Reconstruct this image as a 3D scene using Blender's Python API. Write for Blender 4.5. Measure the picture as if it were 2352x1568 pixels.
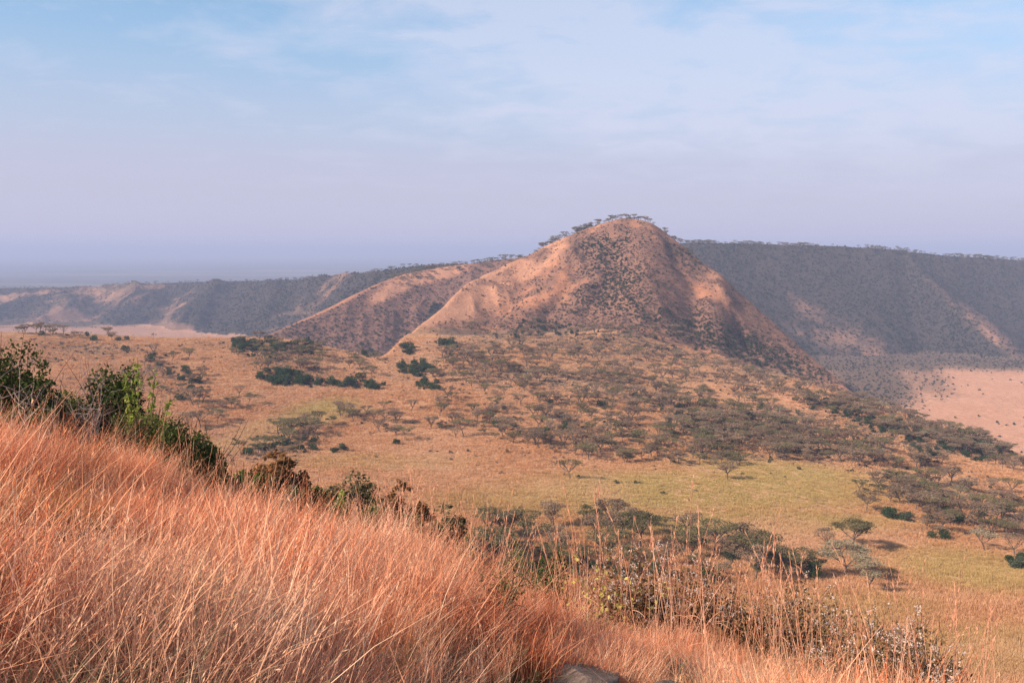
import bpy, math, random
import numpy as np
from math import radians as R

for o in list(bpy.data.objects): bpy.data.objects.remove(o)
SC = bpy.context.scene
COL = SC.collection
rng = np.random.default_rng(7)
random.seed(7)

# ------------------------------------------------------------------ camera
HFOV = 60.0
F = 512 / math.tan(R(HFOV / 2))            # focal length in pixels of a 1024 wide frame
PITCH = math.atan((341 - 249) / F)
cam_d = bpy.data.cameras.new('camera'); cam = bpy.data.objects.new('camera', cam_d); COL.objects.link(cam)
cam_d.angle = R(HFOV); cam_d.clip_start = 0.1; cam_d.clip_end = 120000
cam.location = (0, 0, 0); cam.rotation_euler = (R(90) - PITCH, 0, 0)
SC.camera = cam

# ------------------------------------------------------------------ light
SUN_EL, SUN_AZ = R(32), R(-121)            # azimuth clockwise from +Y: left of and behind the camera
sd = bpy.data.lights.new('sun', 'SUN'); sd.energy = 5.0; sd.angle = R(0.6); sd.color = (1.0, 0.86, 0.72)
sun = bpy.data.objects.new('sun', sd); COL.objects.link(sun)
sun.rotation_euler = (R(90) - SUN_EL, 0, -SUN_AZ + math.pi)
sun.location = (-60, -30, 60)

SC.view_settings.view_transform = 'Standard'; SC.view_settings.look = 'None'
SC.view_settings.gamma = 1; SC.view_settings.exposure = 0.70
try: SC.cycles.denoising_prefilter = 'NONE'
except Exception: pass

def N(nt, kind, **kw):
    n = nt.nodes.new(kind)
    for k, v in kw.items():
        if k == 'inp':
            for kk, vv in v.items(): n.inputs[kk].default_value = vv
        else: setattr(n, k, v)
    return n

def mixc(nt, fac, a, b, blend='MIX'):
    n = nt.nodes.new('ShaderNodeMix'); n.data_type = 'RGBA'; n.blend_type = blend
    for i, v in ((0, fac), (6, a), (7, b)):
        if isinstance(v, bpy.types.NodeSocket): nt.links.new(v, n.inputs[i])
        elif i == 0: n.inputs[0].default_value = v
        else: n.inputs[i].default_value = (*v, 1)
    return n.outputs[2]

def mth(nt, op, a, b=None, c=None, clamp=False):
    n = nt.nodes.new('ShaderNodeMath'); n.operation = op; n.use_clamp = clamp
    for i, v in enumerate((a, b, c)):
        if v is None: continue
        if isinstance(v, bpy.types.NodeSocket): nt.links.new(v, n.inputs[i])
        else: n.inputs[i].default_value = v
    return n.outputs[0]

def ramp(nt, val, pts):
    n = nt.nodes.new('ShaderNodeValToRGB')
    e = n.color_ramp.elements
    while len(e) < len(pts): e.new(0.5)
    for i, (p, c) in enumerate(pts):
        e[i].position = p; e[i].color = (*c, 1) if hasattr(c, '__len__') else (c, c, c, 1)
    nt.links.new(val, n.inputs[0]); return n.outputs[0]

W = bpy.data.worlds.new('World'); SC.world = W; W.use_nodes = True
nt = W.node_tree; nt.nodes.clear()
sky = N(nt, 'ShaderNodeTexSky'); sky.sky_type = 'NISHITA'; sky.sun_disc = False
sky.sun_elevation = SUN_EL; sky.sun_rotation = SUN_AZ % (2 * math.pi)
sky.air_density = 1.0; sky.dust_density = 1.0; sky.ozone_density = 2.0
SKY = 0.10
tc = N(nt, 'ShaderNodeTexCoord'); sep = N(nt, 'ShaderNodeSeparateXYZ'); nt.links.new(tc.outputs['Generated'], sep.inputs[0])
zz = mth(nt, 'MAXIMUM', sep.outputs[2], 0.0)
# the dusty lower air whitens the sky towards the horizon
hz = ramp(nt, zz, [(0.0, 1.0), (0.09, 0.9), (0.15, 0.66), (0.22, 0.34), (0.34, 0.12), (0.8, 0.0)])
base = mixc(nt, 1.0, sky.outputs[0], (0.72, 1.10, 1.17), 'MULTIPLY')
c1 = mixc(nt, hz, base, (3.6, 3.46, 4.5))
# thin high cloud, laid on a level sheet high above
den = mth(nt, 'ADD', zz, 0.14)
px_ = mth(nt, 'DIVIDE', sep.outputs[0], den); py_ = mth(nt, 'DIVIDE', sep.outputs[1], den)
cmb = N(nt, 'ShaderNodeCombineXYZ'); nt.links.new(px_, cmb.inputs[0]); nt.links.new(py_, cmb.inputs[1])
n1 = N(nt, 'ShaderNodeTexNoise', inp={'Scale': 0.42, 'Detail': 3.0, 'Roughness': 0.5, 'Distortion': 0.3}); nt.links.new(cmb.outputs[0], n1.inputs['Vector'])
mp = N(nt, 'ShaderNodeMapping'); mp.inputs['Rotation'].default_value = (0, 0, R(12)); mp.inputs['Scale'].default_value = (0.9, 1.0, 1); nt.links.new(cmb.outputs[0], mp.inputs[0])
n2 = N(nt, 'ShaderNodeTexNoise', inp={'Scale': 3.4, 'Detail': 8.0, 'Roughness': 0.6, 'Distortion': 0.3}); nt.links.new(mp.outputs[0], n2.inputs['Vector'])
# sheet of cloud: denser over a band that comes in from the upper left and runs to the right
# b = how deep inside the band a direction lies
b = mth(nt, 'ADD', mth(nt, 'MULTIPLY', sep.outputs[0], 0.33), mth(nt, 'MULTIPLY', zz, 1.0))
bb = ramp(nt, mth(nt, 'ADD', b, 0.2), [(0.0, 0.0), (0.24, 0.0), (0.33, 0.35), (0.42, 1.0), (0.49, 1.0), (0.60, 0.3), (1.0, 0.2)])
cov = mth(nt, 'ADD', mth(nt, 'MULTIPLY', n1.outputs[0], 0.5), mth(nt, 'MULTIPLY', n2.outputs[0], 0.85))
cov = mth(nt, 'ADD', cov, mth(nt, 'MULTIPLY', bb, 0.33))
cl = ramp(nt, cov, [(0.70, 0.0), (0.90, 0.36), (1.10, 0.62)])
fadeh = ramp(nt, zz, [(0.03, 0.0), (0.13, 1.0)])
cl = mth(nt, 'MULTIPLY', cl, fadeh)
c2 = mixc(nt, cl, c1, (4.5, 4.6, 5.6))
bg = N(nt, 'ShaderNodeBackground'); bg.inputs[1].default_value = SKY; nt.links.new(c2, bg.inputs[0])
wo = N(nt, 'ShaderNodeOutputWorld'); nt.links.new(bg.outputs[0], wo.inputs[0])

# ------------------------------------------------------------------ helpers: sight lines and noise
K = 1024 / 2352.0
def sight(Dx, Dy):
    """direction of a sight line as (x per metre of depth, z per metre of depth)"""
    X = (np.asarray(Dx, float) * K - 512) / F; Y = (341 - np.asarray(Dy, float) * K) / F
    c, s = math.cos(PITCH), math.sin(PITCH)
    d = c + Y * s
    return X / d, (Y * c - s) / d
def W3(Dx, Dy, y):
    u, r = sight(Dx, Dy); return np.array([u * y, y, r * y])
def unsight(x, y, z):
    c, s = math.cos(PITCH), math.sin(PITCH)
    dep = np.maximum(y * c - z * s, 0.01); up = z * c + y * s
    return (x / dep * F + 512) / K, (341 - up / dep * F) / K

_perm = np.random.default_rng(3).random((256, 256))
def vnoise(x, y):
    xi = np.floor(x).astype(int); yi = np.floor(y).astype(int); fx = x - xi; fy = y - yi
    fx = fx * fx * (3 - 2 * fx); fy = fy * fy * (3 - 2 * fy)
    g = lambda a, b: _perm[a & 255, b & 255]
    return (g(xi, yi) * (1 - fx) * (1 - fy) + g(xi + 1, yi) * fx * (1 - fy) + g(xi, yi + 1) * (1 - fx) * fy + g(xi + 1, yi + 1) * fx * fy) * 2 - 1
def fbm(x, y, sc, oct=4, rough=0.5):
    a, t, f = 1.0, 0.0, 1.0 / sc
    for i in range(oct):
        t = t + a * vnoise(x * f + 17.3 * i, y * f + 9.1 * i); a *= rough; f *= 2.03
    return t
def ridged(x, y, sc, oct=4):
    a, t, f = 1.0, 0.0, 1.0 / sc
    for i in range(oct):
        t = t + a * (1 - 2 * np.abs(vnoise(x * f + 5.3 * i, y * f + 3.1 * i))); a *= 0.5; f *= 2.1
    return t
def smax(a, b, k):
    h = np.clip(0.5 + 0.5 * (a - b) / k, 0, 1); return b * (1 - h) + a * h + k * h * (1 - h)
def sstep(a, b, x):
    t = np.clip((x - a) / (b - a), 0, 1); return t * t * (3 - 2 * t)
def soft(x, w): return w * np.logaddexp(0, np.clip(x / w, -50, 50)) + np.maximum(x / w - 50, 0) * w

# ------------------------------------------------------------------ the lie of the land
# valley bench: smooth surface through surveyed points (Dx, Dy, depth)
BP = [(-400, 745, 470), (0, 757, 470), (300, 767, 500), (600, 772, 510), (740, 785, 500), (870, 828, 470), (940, 792, 500), (1100, 778, 540), (1250, 778, 580), (1450, 780, 610), (1600, 835, 560),
      (1750, 860, 540), (1900, 895, 500), (2080, 940, 450), (2352, 1030, 385), (2800, 1130, 330),
      (2352, 1300, 195), (1600, 1150, 235), (1200, 1050, 290), (700, 1000, 320), (500, 900, 370), (200, 850, 400), (-300, 880, 380),
      (2352, 1568, 118), (2000, 1350, 165), (1500, 1250, 190), (600, 1060, 255), (0, 1000, 290), (1500, 950, 385), (1500, 870, 470), (2000, 1050, 325), (2352, 1150, 275), (700, 880, 400), (1100, 900, 400),
      (1100, 782, 660), (1250, 785, 700), (1450, 785, 720), (1600, 838, 670), (1750, 862, 640), (400, 1300, 150), (-400, 1200, 190), (2900, 1400, 150)]
bp = np.array([W3(*p) for p in BP])
def _U(r2): return r2 * np.log(np.maximum(r2, 1e-9)) * 0.5
S_ = 300.0
def _tps_fit(P):
    n = len(P); X = P[:, :2] / S_
    d2 = ((X[:, None] - X[None]) ** 2).sum(-1)
    A = np.zeros((n + 3, n + 3)); A[:n, :n] = _U(d2) + np.eye(n) * 2e-3
    A[:n, n] = 1; A[:n, n + 1:] = X; A[n, :n] = 1; A[n + 1:, :n] = X.T
    return np.linalg.solve(A, np.r_[P[:, 2], 0, 0, 0]), X
_w, _X = _tps_fit(bp)
def bench(x, y):
    xs, ys = np.clip(x, -420, 420) / S_, np.clip(y, 60, 720) / S_
    t = _w[len(_X)] + _w[len(_X) + 1] * xs + _w[len(_X) + 2] * ys
    for i, (a, b) in enumerate(_X): t = t + _w[i] * _U((xs - a) ** 2 + (ys - b) ** 2)
    return t
def curve(pts):
    P = np.array([[*sight(p[0], p[1]), p[2]] for p in pts])
    def f(u):
        dep = np.interp(u, P[:, 0], P[:, 2]); r = np.interp(u, P[:, 0], P[:, 1])
        return dep, r * dep
    return f
def smooth_curve(pts, w=0.012):
    f = curve(pts); us = np.linspace(-1.3, 1.3, 2601); d, z = f(us)
    k = np.exp(-0.5 * (np.arange(-60, 61) * 0.001 / w) ** 2); k /= k.sum()
    pad = lambda a: np.convolve(np.pad(a, 60, mode='edge'), k, mode='valid')
    d, z = pad(d), pad(z)
    return lambda u: (np.interp(u, us, d), np.interp(u, us, z))
rim = smooth_curve([(-900, 740, 480), (0, 757, 480), (300, 767, 510), (600, 772, 520), (740, 788, 505), (860, 826, 480), (905, 822, 490), (960, 790, 620), (1100, 790, 800), (1700, 790, 800), (1850, 880, 560), (1960, 910, 500), (2080, 942, 452), (2352, 1032, 385), (2800, 1150, 320)], 0.010)
hill_c = smooth_curve([(-900, 1800, 500), (700, 1300, 520), (860, 850, 560), (930, 778, 600), (975, 738, 650), (1020, 700, 690), (1060, 655, 735), (1120, 622, 780), (1190, 592, 815), (1250, 563, 835), (1300, 540, 845), (1350, 521, 850), (1430, 497, 855), (1490, 506, 850), (1540, 538, 840), (1600, 590, 815), (1660, 632, 780),
                   (1700, 668, 780), (1800, 760, 730), (1900, 848, 670), (1980, 912, 620), (2100, 1010, 570), (2400, 1400, 450), (3200, 2500, 400)], 0.006)
spur_c = smooth_curve([(-900, 1500, 800), (300, 950, 850), (560, 790, 900), (620, 762, 910), (700, 728, 950), (800, 680, 1000), (870, 647, 1040), (920, 627, 1070), (1000, 612, 1100), (1100, 599, 1120), (1190, 588, 1120), (1300, 600, 1130), (1400, 680, 1150), (1500, 860, 1150), (1700, 1100, 1150), (3200, 1800, 1200)], 0.008)
far_c = smooth_curve([(-900, 668, 2150), (0, 665, 2150), (200, 662, 2120), (400, 652, 2050), (600, 648, 1900), (700, 645, 1800), (800, 636, 1600), (900, 622, 1400), (1000, 612, 1300), (1200, 610, 1250), (1350, 640, 1250), (1500, 900, 1250), (3200, 1800, 1300)])
wall_c = smooth_curve([(-900, 1100, 1500), (1200, 700, 1480), (1400, 600, 1480), (1560, 556, 1470), (1700, 558, 1500), (1900, 564, 1520), (2050, 572, 1540), (2085, 577, 1545), (2180, 587, 1580), (2280, 593, 1620), (2352, 598, 1640), (2800, 606, 1680), (3400, 620, 1700)], 0.006)
SPUR2 = np.array([W3(2075, 575, 1540), W3(2130, 640, 1430), W3(2200, 705, 1350), W3(2290, 775, 1270), W3(2380, 850, 1180)])

def fore(x, y):
    e = (y - (13.6 - 0.75 * x)) * 0.8 + 1.2 * fbm(x, y, 6.0, 2)
    pl = -1.5 - 0.293 * y - 0.240 * x
    z = pl - 0.30 * soft(e, 1.6)
    return z + 0.16 * fbm(x, y, 3.0, 3) * np.clip((np.abs(y) + np.abs(x)) / 6, 0, 1)
def lands(x, y):
    """heights of all the landforms, one row each"""
    u = x / y
    dr, zr = rim(u)
    b = bench(x, y) - 0.62 * soft(y - dr, 6.0) + 0.9 * fbm(x, y, 40, 4)
    def slope_layer(c, fs, bs, w, gul, gsc, squeeze=0.35):
        d, z = c(u)
        near = np.maximum(d - y, 0)
        g = ridged(x + 0.15 * y, y * squeeze, gsc, 4) * gul * np.clip(near / 50, 0, 1)
        return z + w * 0.5 - fs * soft(d - y, w) - bs * soft(y - d, w) + g + 0.7 * fbm(x, y, 18, 3)
    h = slope_layer(hill_c, 0.40, 0.75, 5, 5.0, 85)
    hd, hz_ = hill_c(u); tt = np.clip((hd - y) / 230, 0, 1.3); env = np.sin(np.pi * np.clip(tt * .88, 0, 1)) ** 1.2
    wob = 0.010 * fbm(y, x * 0, 45, 3)
    for a0, a1, w_, A_ in ((1400, 1120, .030, 9), (1330, 1060, .016, 3), (1455, 1380, .020, -5), (1440, 1300, .014, 3.5), (1500, 1560, .022, 3), (1530, 1650, .016, -1.2), (1560, 1780, .028, 3.2), (1420, 1350, .008, -2), (1390, 1220, .007, -2), (1600, 1850, .007, 1.6), (1480, 1470, .012, 2.5), (1590, 1900, .014, -1.5)):
        u0, u1 = float(sight(a0, 600)[0]), float(sight(a1, 600)[0]); h = h + A_ * env * np.exp(-((u - u0 - (u1 - u0) * tt - wob) / (w_ * (.5 + tt))) ** 2)
    s = slope_layer(spur_c, 0.62, 0.5, 6, 5, 75, 0.5)
    fr = slope_layer(far_c, 0.21, 0.12, 12, 12, 150, 0.8)
    wl = slope_layer(wall_c, 0.56, 0.25, 8, 5, 130, 0.5)
    s2 = np.full_like(wl, -1e3)
    for a, c in zip(SPUR2[:-1], SPUR2[1:]):
        ab = c[:2] - a[:2]; t = np.clip(((x - a[0]) * ab[0] + (y - a[1]) * ab[1]) / (ab @ ab), 0, 1)
        dd = np.hypot(x - a[0] - t * ab[0], y - a[1] - t * ab[1])
        s2 = np.maximum(s2, a[2] + t * (c[2] - a[2]) + 2 - 0.7 * soft(dd - 4, 4))
    wl = smax(wl, s2, 5)
    fl = -150 + 0.02 * x * sstep(0, 300, x) * 0 + 2.0 * fbm(x, y, 160, 3) + 0.4 * fbm(x, y, 15, 2)
    pl = -178 + 6 * fbm(x, y, 900, 3) * sstep(2500, 4000, y)
    fl = np.where(y > 2200, pl, fl)
    return np.stack([b, h, s, fr, wl, fl])
def height(x, y):
    L = lands(x, y); z = smax(L[0], L[1], 26)
    z = smax(z, L[2], 4); z = smax(z, L[3], 5); z = smax(z, L[4], 6); z = smax(z, L[5], 8)
    return z

UG = np.linspace(-0.98, 0.98, 1250)
YG = np.r_[np.geomspace(45, 2700, 960), np.geomspace(2750, 60000, 90)]
GX = UG[None, :] * YG[:, None]; GY = np.repeat(YG[:, None], len(UG), 1)
LL = lands(GX, GY); GZ = smax(LL[0], LL[1], 26); GZ = smax(GZ, LL[2], 4); GZ = smax(GZ, LL[3], 5); GZ = smax(GZ, LL[4], 6); GZ = smax(GZ, LL[5], 8)
DOM = np.argmax(LL, 0); DOM[GY > 2600] = 6
def ground(x, y):
    x = np.asarray(x, float); y = np.asarray(y, float)
    yy = np.clip(y, YG[0], YG[-2]); j = np.clip(np.searchsorted(YG, yy) - 1, 0, len(YG) - 2)
    fu = np.clip((x / yy - UG[0]) / (UG[1] - UG[0]), 0, len(UG) - 1.001); i = fu.astype(int); a = fu - i; b = (yy - YG[j]) / (YG[j + 1] - YG[j])
    z = (GZ[j, i] * (1 - a) + GZ[j, i + 1] * a) * (1 - b) + (GZ[j + 1, i] * (1 - a) + GZ[j + 1, i + 1] * a) * b
    return np.where(y < 110, np.maximum(np.where(y < YG[0], -999, z), fore(x, y)), z)
_RU = GZ / GY                                            # rise per metre of depth, for sight lines
_cm = np.maximum.accumulate(np.where(GY < 110, np.maximum(_RU, fore(GX, GY) / GY), _RU), 0)
def hit(Dx, Dy):
    """where a sight line first meets the land beyond the near hillside"""
    u, r = sight(Dx, Dy); u = np.atleast_1d(u); r = np.atleast_1d(r)
    i = np.clip(np.round((u - UG[0]) / (UG[1] - UG[0])).astype(int), 0, len(UG) - 1)
    out = np.full(len(u), np.nan)
    for k in range(len(u)):
        j = np.searchsorted(_cm[:, i[k]], r[k])
        if 0 < j < len(YG):
            c0, c1_ = _cm[j - 1, i[k]], _cm[j, i[k]]; t = 0.5 if c1_ <= c0 else (r[k] - c0) / (c1_ - c0)
            out[k] = YG[j - 1] + t * (YG[j] - YG[j - 1])
    return u * out, out
def visible(x, y, lift=3.0):
    """true where something of that height standing there shows over the land in front"""
    u = x / y; i = np.clip(np.round((u - UG[0]) / (UG[1] - UG[0])).astype(int), 0, len(UG) - 1)
    j = np.clip(np.searchsorted(YG, y) - 2, 0, len(YG) - 1)
    return (ground(x, y) + lift) / y > _cm[j, i]

# ------------------------------------------------------------------ mesh + object helpers
def mesh_np(name, V, Fc, mat=None, smooth=False, midx=None, mats=None):
    """Fc: (n,4) or (n,3) int array, or a list of such arrays"""
    me = bpy.data.meshes.new(name); V = np.asarray(V, np.float32)
    Fs = Fc if isinstance(Fc, list) else [Fc]; Fs = [np.asarray(f, np.int32) for f in Fs if len(f)]
    me.vertices.add(len(V)); me.vertices.foreach_set('co', V.ravel())
    tot = sum(f.size for f in Fs); me.loops.add(tot); me.polygons.add(sum(len(f) for f in Fs))
    me.loops.foreach_set('vertex_index', np.concatenate([f.ravel() for f in Fs]))
    cnt = np.concatenate([np.full(len(f), f.shape[1]) for f in Fs]); st = np.r_[0, np.cumsum(cnt)[:-1]]
    me.polygons.foreach_set('loop_start', st.astype(np.int32))
    try: me.polygons.foreach_set('loop_total', cnt.astype(np.int32))
    except Exception: pass
    if midx is not None: me.polygons.foreach_set('material_index', np.asarray(midx, np.int32))
    me.polygons.foreach_set('use_smooth', np.full(len(cnt), smooth))
    for m in (mats or ([mat] if mat else [])): me.materials.append(m)
    me.update(calc_edges=True); return me
def link(name, me, parent=None, loc=None):
    o = bpy.data.objects.new(name, me); COL.objects.link(o)
    if parent: o.parent = parent
    if loc is not None: o.location = loc
    return o
def tag(o, label=None, cat=None, group=None, kind=None):
    for k, v in (('label', label), ('category', cat), ('group', group), ('kind', kind)):
        if v: o[k] = v
    return o
def thing(name, label, cat, loc, rz=0, group=None, s=1.0):
    o = bpy.data.objects.new(name, None); COL.objects.link(o); o.empty_display_size = 0.5
    o.location = loc; o.rotation_euler = (0, 0, rz); o.scale = (s, s, s); return tag(o, label, cat, group)

class Geo:
    def __init__(s): s.V = []; s.F4 = []; s.F3 = []; s.n = 0
    def add(s, V, F4=None, F3=None):
        V = np.asarray(V, float)
        if F4 is not None and len(F4): s.F4.append(np.asarray(F4) + s.n)
        if F3 is not None and len(F3): s.F3.append(np.asarray(F3) + s.n)
        s.V.append(V); s.n += len(V)
    def mesh(s, name, mat, smooth=False):
        F = []
        if s.F4: F.append(np.concatenate(s.F4))
        if s.F3: F.append(np.concatenate(s.F3))
        return mesh_np(name, np.concatenate(s.V), F, mat, smooth)

def tube(g, P, r, n=5):
    P = np.asarray(P, float); r = np.broadcast_to(r, len(P)); T = np.gradient(P, axis=0)
    T /= np.linalg.norm(T, axis=1)[:, None] + 1e-9
    up = np.array([0.31, 0.17, 0.93]); A = np.cross(T, up); A /= np.linalg.norm(A, axis=1)[:, None] + 1e-9; B = np.cross(T, A)
    th = np.arange(n) * 2 * math.pi / n
    V = P[:, None] + r[:, None, None] * (np.cos(th)[None, :, None] * A[:, None] + np.sin(th)[None, :, None] * B[:, None])
    V = V.reshape(-1, 3); m = len(P); i = np.arange(m - 1)[:, None] * n; j = np.arange(n)[None]; k = (j + 1) % n
    g.add(V, np.stack([i + j, i + k, i + n + k, i + n + j], -1).reshape(-1, 4))
def bend(p0, d, L, n, rg, wob=0.25, grav=0.0):
    P = [np.array(p0, float)]; d = np.array(d, float); d /= np.linalg.norm(d)
    for i in range(n):
        d = d + rg.normal(0, wob, 3) + np.array([0, 0, grav]); d /= np.linalg.norm(d); P.append(P[-1] + d * L / n)
    return np.array(P)
def leaves(g, C, size, rg, flat=0.0, asp=0.55, wob=0.4):
    """one small leaf-like diamond at every centre"""
    n = len(C); A = rg.normal(size=(n, 3)); A[:, 2] *= (1 - flat); A /= np.linalg.norm(A, axis=1)[:, None]
    B = rg.normal(size=(n, 3)); B[:, 2] *= (1 - flat); B -= (B * A).sum(1)[:, None] * A; B /= np.linalg.norm(B, axis=1)[:, None] + 1e-6
    s = size * rg.uniform(1 - wob, 1 + wob, n)[:, None]
    V = np.stack([C - A * s, C + B * s * asp, C + A * s, C - B * s * asp], 1).reshape(-1, 3)
    g.add(V, np.arange(4 * n).reshape(n, 4))

# ------------------------------------------------------------------ materials
def newmat(name):
    m = bpy.data.materials.new(name); m.use_nodes = True; m.node_tree.nodes.clear(); return m, m.node_tree
def out(nt, sh):
    o = nt.nodes.new('ShaderNodeOutputMaterial'); nt.links.new(sh, o.inputs[0])
def noise(nt, vec, sc, det=3.0, rough=0.55, dist=0.0):
    n = N(nt, 'ShaderNodeTexNoise', inp={'Scale': sc, 'Detail': det, 'Roughness': rough, 'Distortion': dist}); nt.links.new(vec, n.inputs['Vector']); return n.outputs[0]
def contrast(nt, v, lo, hi):
    n = N(nt, 'ShaderNodeMapRange'); n.inputs[1].default_value = lo; n.inputs[2].default_value = hi; nt.links.new(v, n.inputs[0]); return n.outputs[0]

def mat_land(name, tan, tan2, green, scrub, scrub2, bare):
    m, nt = newmat(name); g = N(nt, 'ShaderNodeNewGeometry'); P = g.outputs['Position']
    at = N(nt, 'ShaderNodeAttribute', attribute_name='mask'); sp = N(nt, 'ShaderNodeSeparateColor'); nt.links.new(at.outputs['Color'], sp.inputs[0])
    nb = contrast(nt, noise(nt, P, 0.02, 5, 0.6), 0.35, 0.68); nm = contrast(nt, noise(nt, P, 0.16, 5, 0.65), 0.3, 0.7); ns = contrast(nt, noise(nt, P, 1.1, 4, 0.7), 0.28, 0.72)
    c = mixc(nt, nb, tan, tan2)
    c = mixc(nt, mth(nt, 'MULTIPLY', nm, 0.55), c, tuple(v * 0.72 for v in tan2))
    gm = mth(nt, 'MULTIPLY', sp.outputs[0], mth(nt, 'ADD', mth(nt, 'MULTIPLY', nm, 0.8), 0.35), clamp=True)
    c = mixc(nt, gm, c, green)
    bm = mth(nt, 'MULTIPLY', sp.outputs[2], mth(nt, 'ADD', mth(nt, 'MULTIPLY', nb, 0.3), 0.75), clamp=True)
    c = mixc(nt, bm, c, bare)
    sc_ = mixc(nt, nm, scrub, scrub2)
    s1 = mth(nt, 'SUBTRACT', mth(nt, 'ADD', sp.outputs[1], mth(nt, 'MULTIPLY', mth(nt, 'ADD', nm, ns), 0.35)), 0.42)
    c = mixc(nt, contrast(nt, s1, 0.0, 0.5), c, sc_)
    c = mixc(nt, mth(nt, 'MULTIPLY', ns, 0.45), c, (0.14, 0.075, 0.045))
    b = N(nt, 'ShaderNodeBsdfDiffuse', inp={'Roughness': 0.6}); nt.links.new(c, b.inputs[0])
    bu = N(nt, 'ShaderNodeBump', inp={'Strength': 0.9, 'Distance': 0.6}); nt.links.new(mth(nt, 'ADD', mth(nt, 'MULTIPLY', nm, 1.6), mth(nt, 'MULTIPLY', ns, 0.7)), bu.inputs['Height']); nt.links.new(bu.outputs[0], b.inputs['Normal'])
    out(nt, b.outputs[0]); return m

def mat_leaf(name, cols, trans=0.3, vary=0.8, psc=0.6, attr=None):
    """cols: colour ramp over random-per-plant + clump noise; attr: optional (attribute, colour) mixed in by a per-plant value"""
    m, nt = newmat(name); g = N(nt, 'ShaderNodeNewGeometry'); oi = N(nt, 'ShaderNodeObjectInfo')
    nz = contrast(nt, noise(nt, g.outputs['Position'], psc, 3), 0.3, 0.7)
    isl = g.outputs['Random Per Island']
    v = mth(nt, 'ADD', mth(nt, 'MULTIPLY', oi.outputs['Random'], 0.4), mth(nt, 'ADD', mth(nt, 'MULTIPLY', nz, 0.25), mth(nt, 'MULTIPLY', isl, 0.35)))
    c = ramp(nt, v, [(i / (len(cols) - 1), col) for i, col in enumerate(cols)])
    if attr:
        a = N(nt, 'ShaderNodeAttribute', attribute_name=attr[0]); a.attribute_type = 'INSTANCER'
        c = mixc(nt, a.outputs['Fac'], c, attr[1])
    d = N(nt, 'ShaderNodeBsdfDiffuse'); t = N(nt, 'ShaderNodeBsdfTranslucent'); nt.links.new(c, d.inputs[0]); nt.links.new(c, t.inputs[0])
    mx = N(nt, 'ShaderNodeMixShader', inp={0: trans}); nt.links.new(d.outputs[0], mx.inputs[1]); nt.links.new(t.outputs[0], mx.inputs[2])
    out(nt, mx.outputs[0]); return m

def mat_bark(name, a, b, sc=6.0):
    m, nt = newmat(name); g = N(nt, 'ShaderNodeNewGeometry')
    c = mixc(nt, contrast(nt, noise(nt, g.outputs['Position'], sc, 4, 0.7), 0.3, 0.7), a, b)
    d = N(nt, 'ShaderNodeBsdfDiffuse'); nt.links.new(c, d.inputs[0]); out(nt, d.outputs[0]); return m

TAN, TAN2 = (0.66, 0.345, 0.185), (0.55, 0.265, 0.135)
M_valley = mat_land('valley_grassland', TAN, TAN2, (0.47, 0.33, 0.12), (0.16, 0.105, 0.075), (0.22, 0.14, 0.09), (0.66, 0.34, 0.20))
M_hill = mat_land('hill_grassland', (0.58, 0.255, 0.135), (0.46, 0.19, 0.10), (0.12, 0.12, 0.05), (0.18, 0.095, 0.07), (0.30, 0.15, 0.10), (0.64, 0.32, 0.19))
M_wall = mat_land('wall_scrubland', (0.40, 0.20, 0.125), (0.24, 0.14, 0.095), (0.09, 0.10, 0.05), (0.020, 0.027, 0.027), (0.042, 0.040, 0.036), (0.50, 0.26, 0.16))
M_floor = mat_land('crater_floor_grass', (0.62, 0.33, 0.21), (0.56, 0.28, 0.17), (0.45, 0.34, 0.14), (0.08, 0.065, 0.045), (0.15, 0.10, 0.07), (0.68, 0.38, 0.25))
M_plain = mat_land('plain_bushveld', (0.13, 0.11, 0.08), (0.045, 0.055, 0.04), (0.10, 0.11, 0.05), (0.05, 0.06, 0.035), (0.08, 0.08, 0.045), (0.5, 0.4, 0.25))
M_near = mat_land('hillside_soil', (0.20, 0.075, 0.03), (0.13, 0.05, 0.025), (0.12, 0.09, 0.03), (0.05, 0.032, 0.02), (0.075, 0.045, 0.028), (0.3, 0.15, 0.08))

M_bark = mat_bark('acacia_bark', (0.07, 0.052, 0.045), (0.15, 0.115, 0.095))
M_pale = mat_bark('pale_dead_wood', (0.20, 0.15, 0.13), (0.36, 0.28, 0.25), 12)
M_dark = mat_bark('dark_thorn_bark', (0.05, 0.03, 0.025), (0.13, 0.075, 0.055), 12)
M_redbark = mat_bark('red_brown_twig', (0.16, 0.055, 0.03), (0.28, 0.11, 0.06), 12)
M_ac_olive = mat_leaf('acacia_leaf_olive', [(0.08, 0.07, 0.035), (0.165, 0.135, 0.065), (0.29, 0.23, 0.11)])
M_ac_grey = mat_leaf('acacia_leaf_grey_brown', [(0.13, 0.08, 0.055), (0.25, 0.165, 0.105), (0.40, 0.275, 0.175)])
M_ac_pale = mat_leaf('acacia_crown_pale', [(0.17, 0.14, 0.08), (0.29, 0.23, 0.14), (0.46, 0.36, 0.24)])
M_ac_rust = mat_leaf('acacia_leaf_rust', [(0.07, 0.045, 0.025), (0.16, 0.08, 0.035), (0.26, 0.12, 0.045)])
M_green = mat_leaf('bush_leaf_dark_green', [(0.022, 0.042, 0.018), (0.045, 0.075, 0.028), (0.085, 0.12, 0.045)])
M_bluegreen = mat_leaf('bush_leaf_dull_green', [(0.04, 0.055, 0.035), (0.075, 0.09, 0.05), (0.12, 0.125, 0.07)])
M_brown = mat_leaf('scrub_bare_twigs', [(0.10, 0.06, 0.05), (0.18, 0.11, 0.085), (0.28, 0.175, 0.13)], 0.15)
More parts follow.
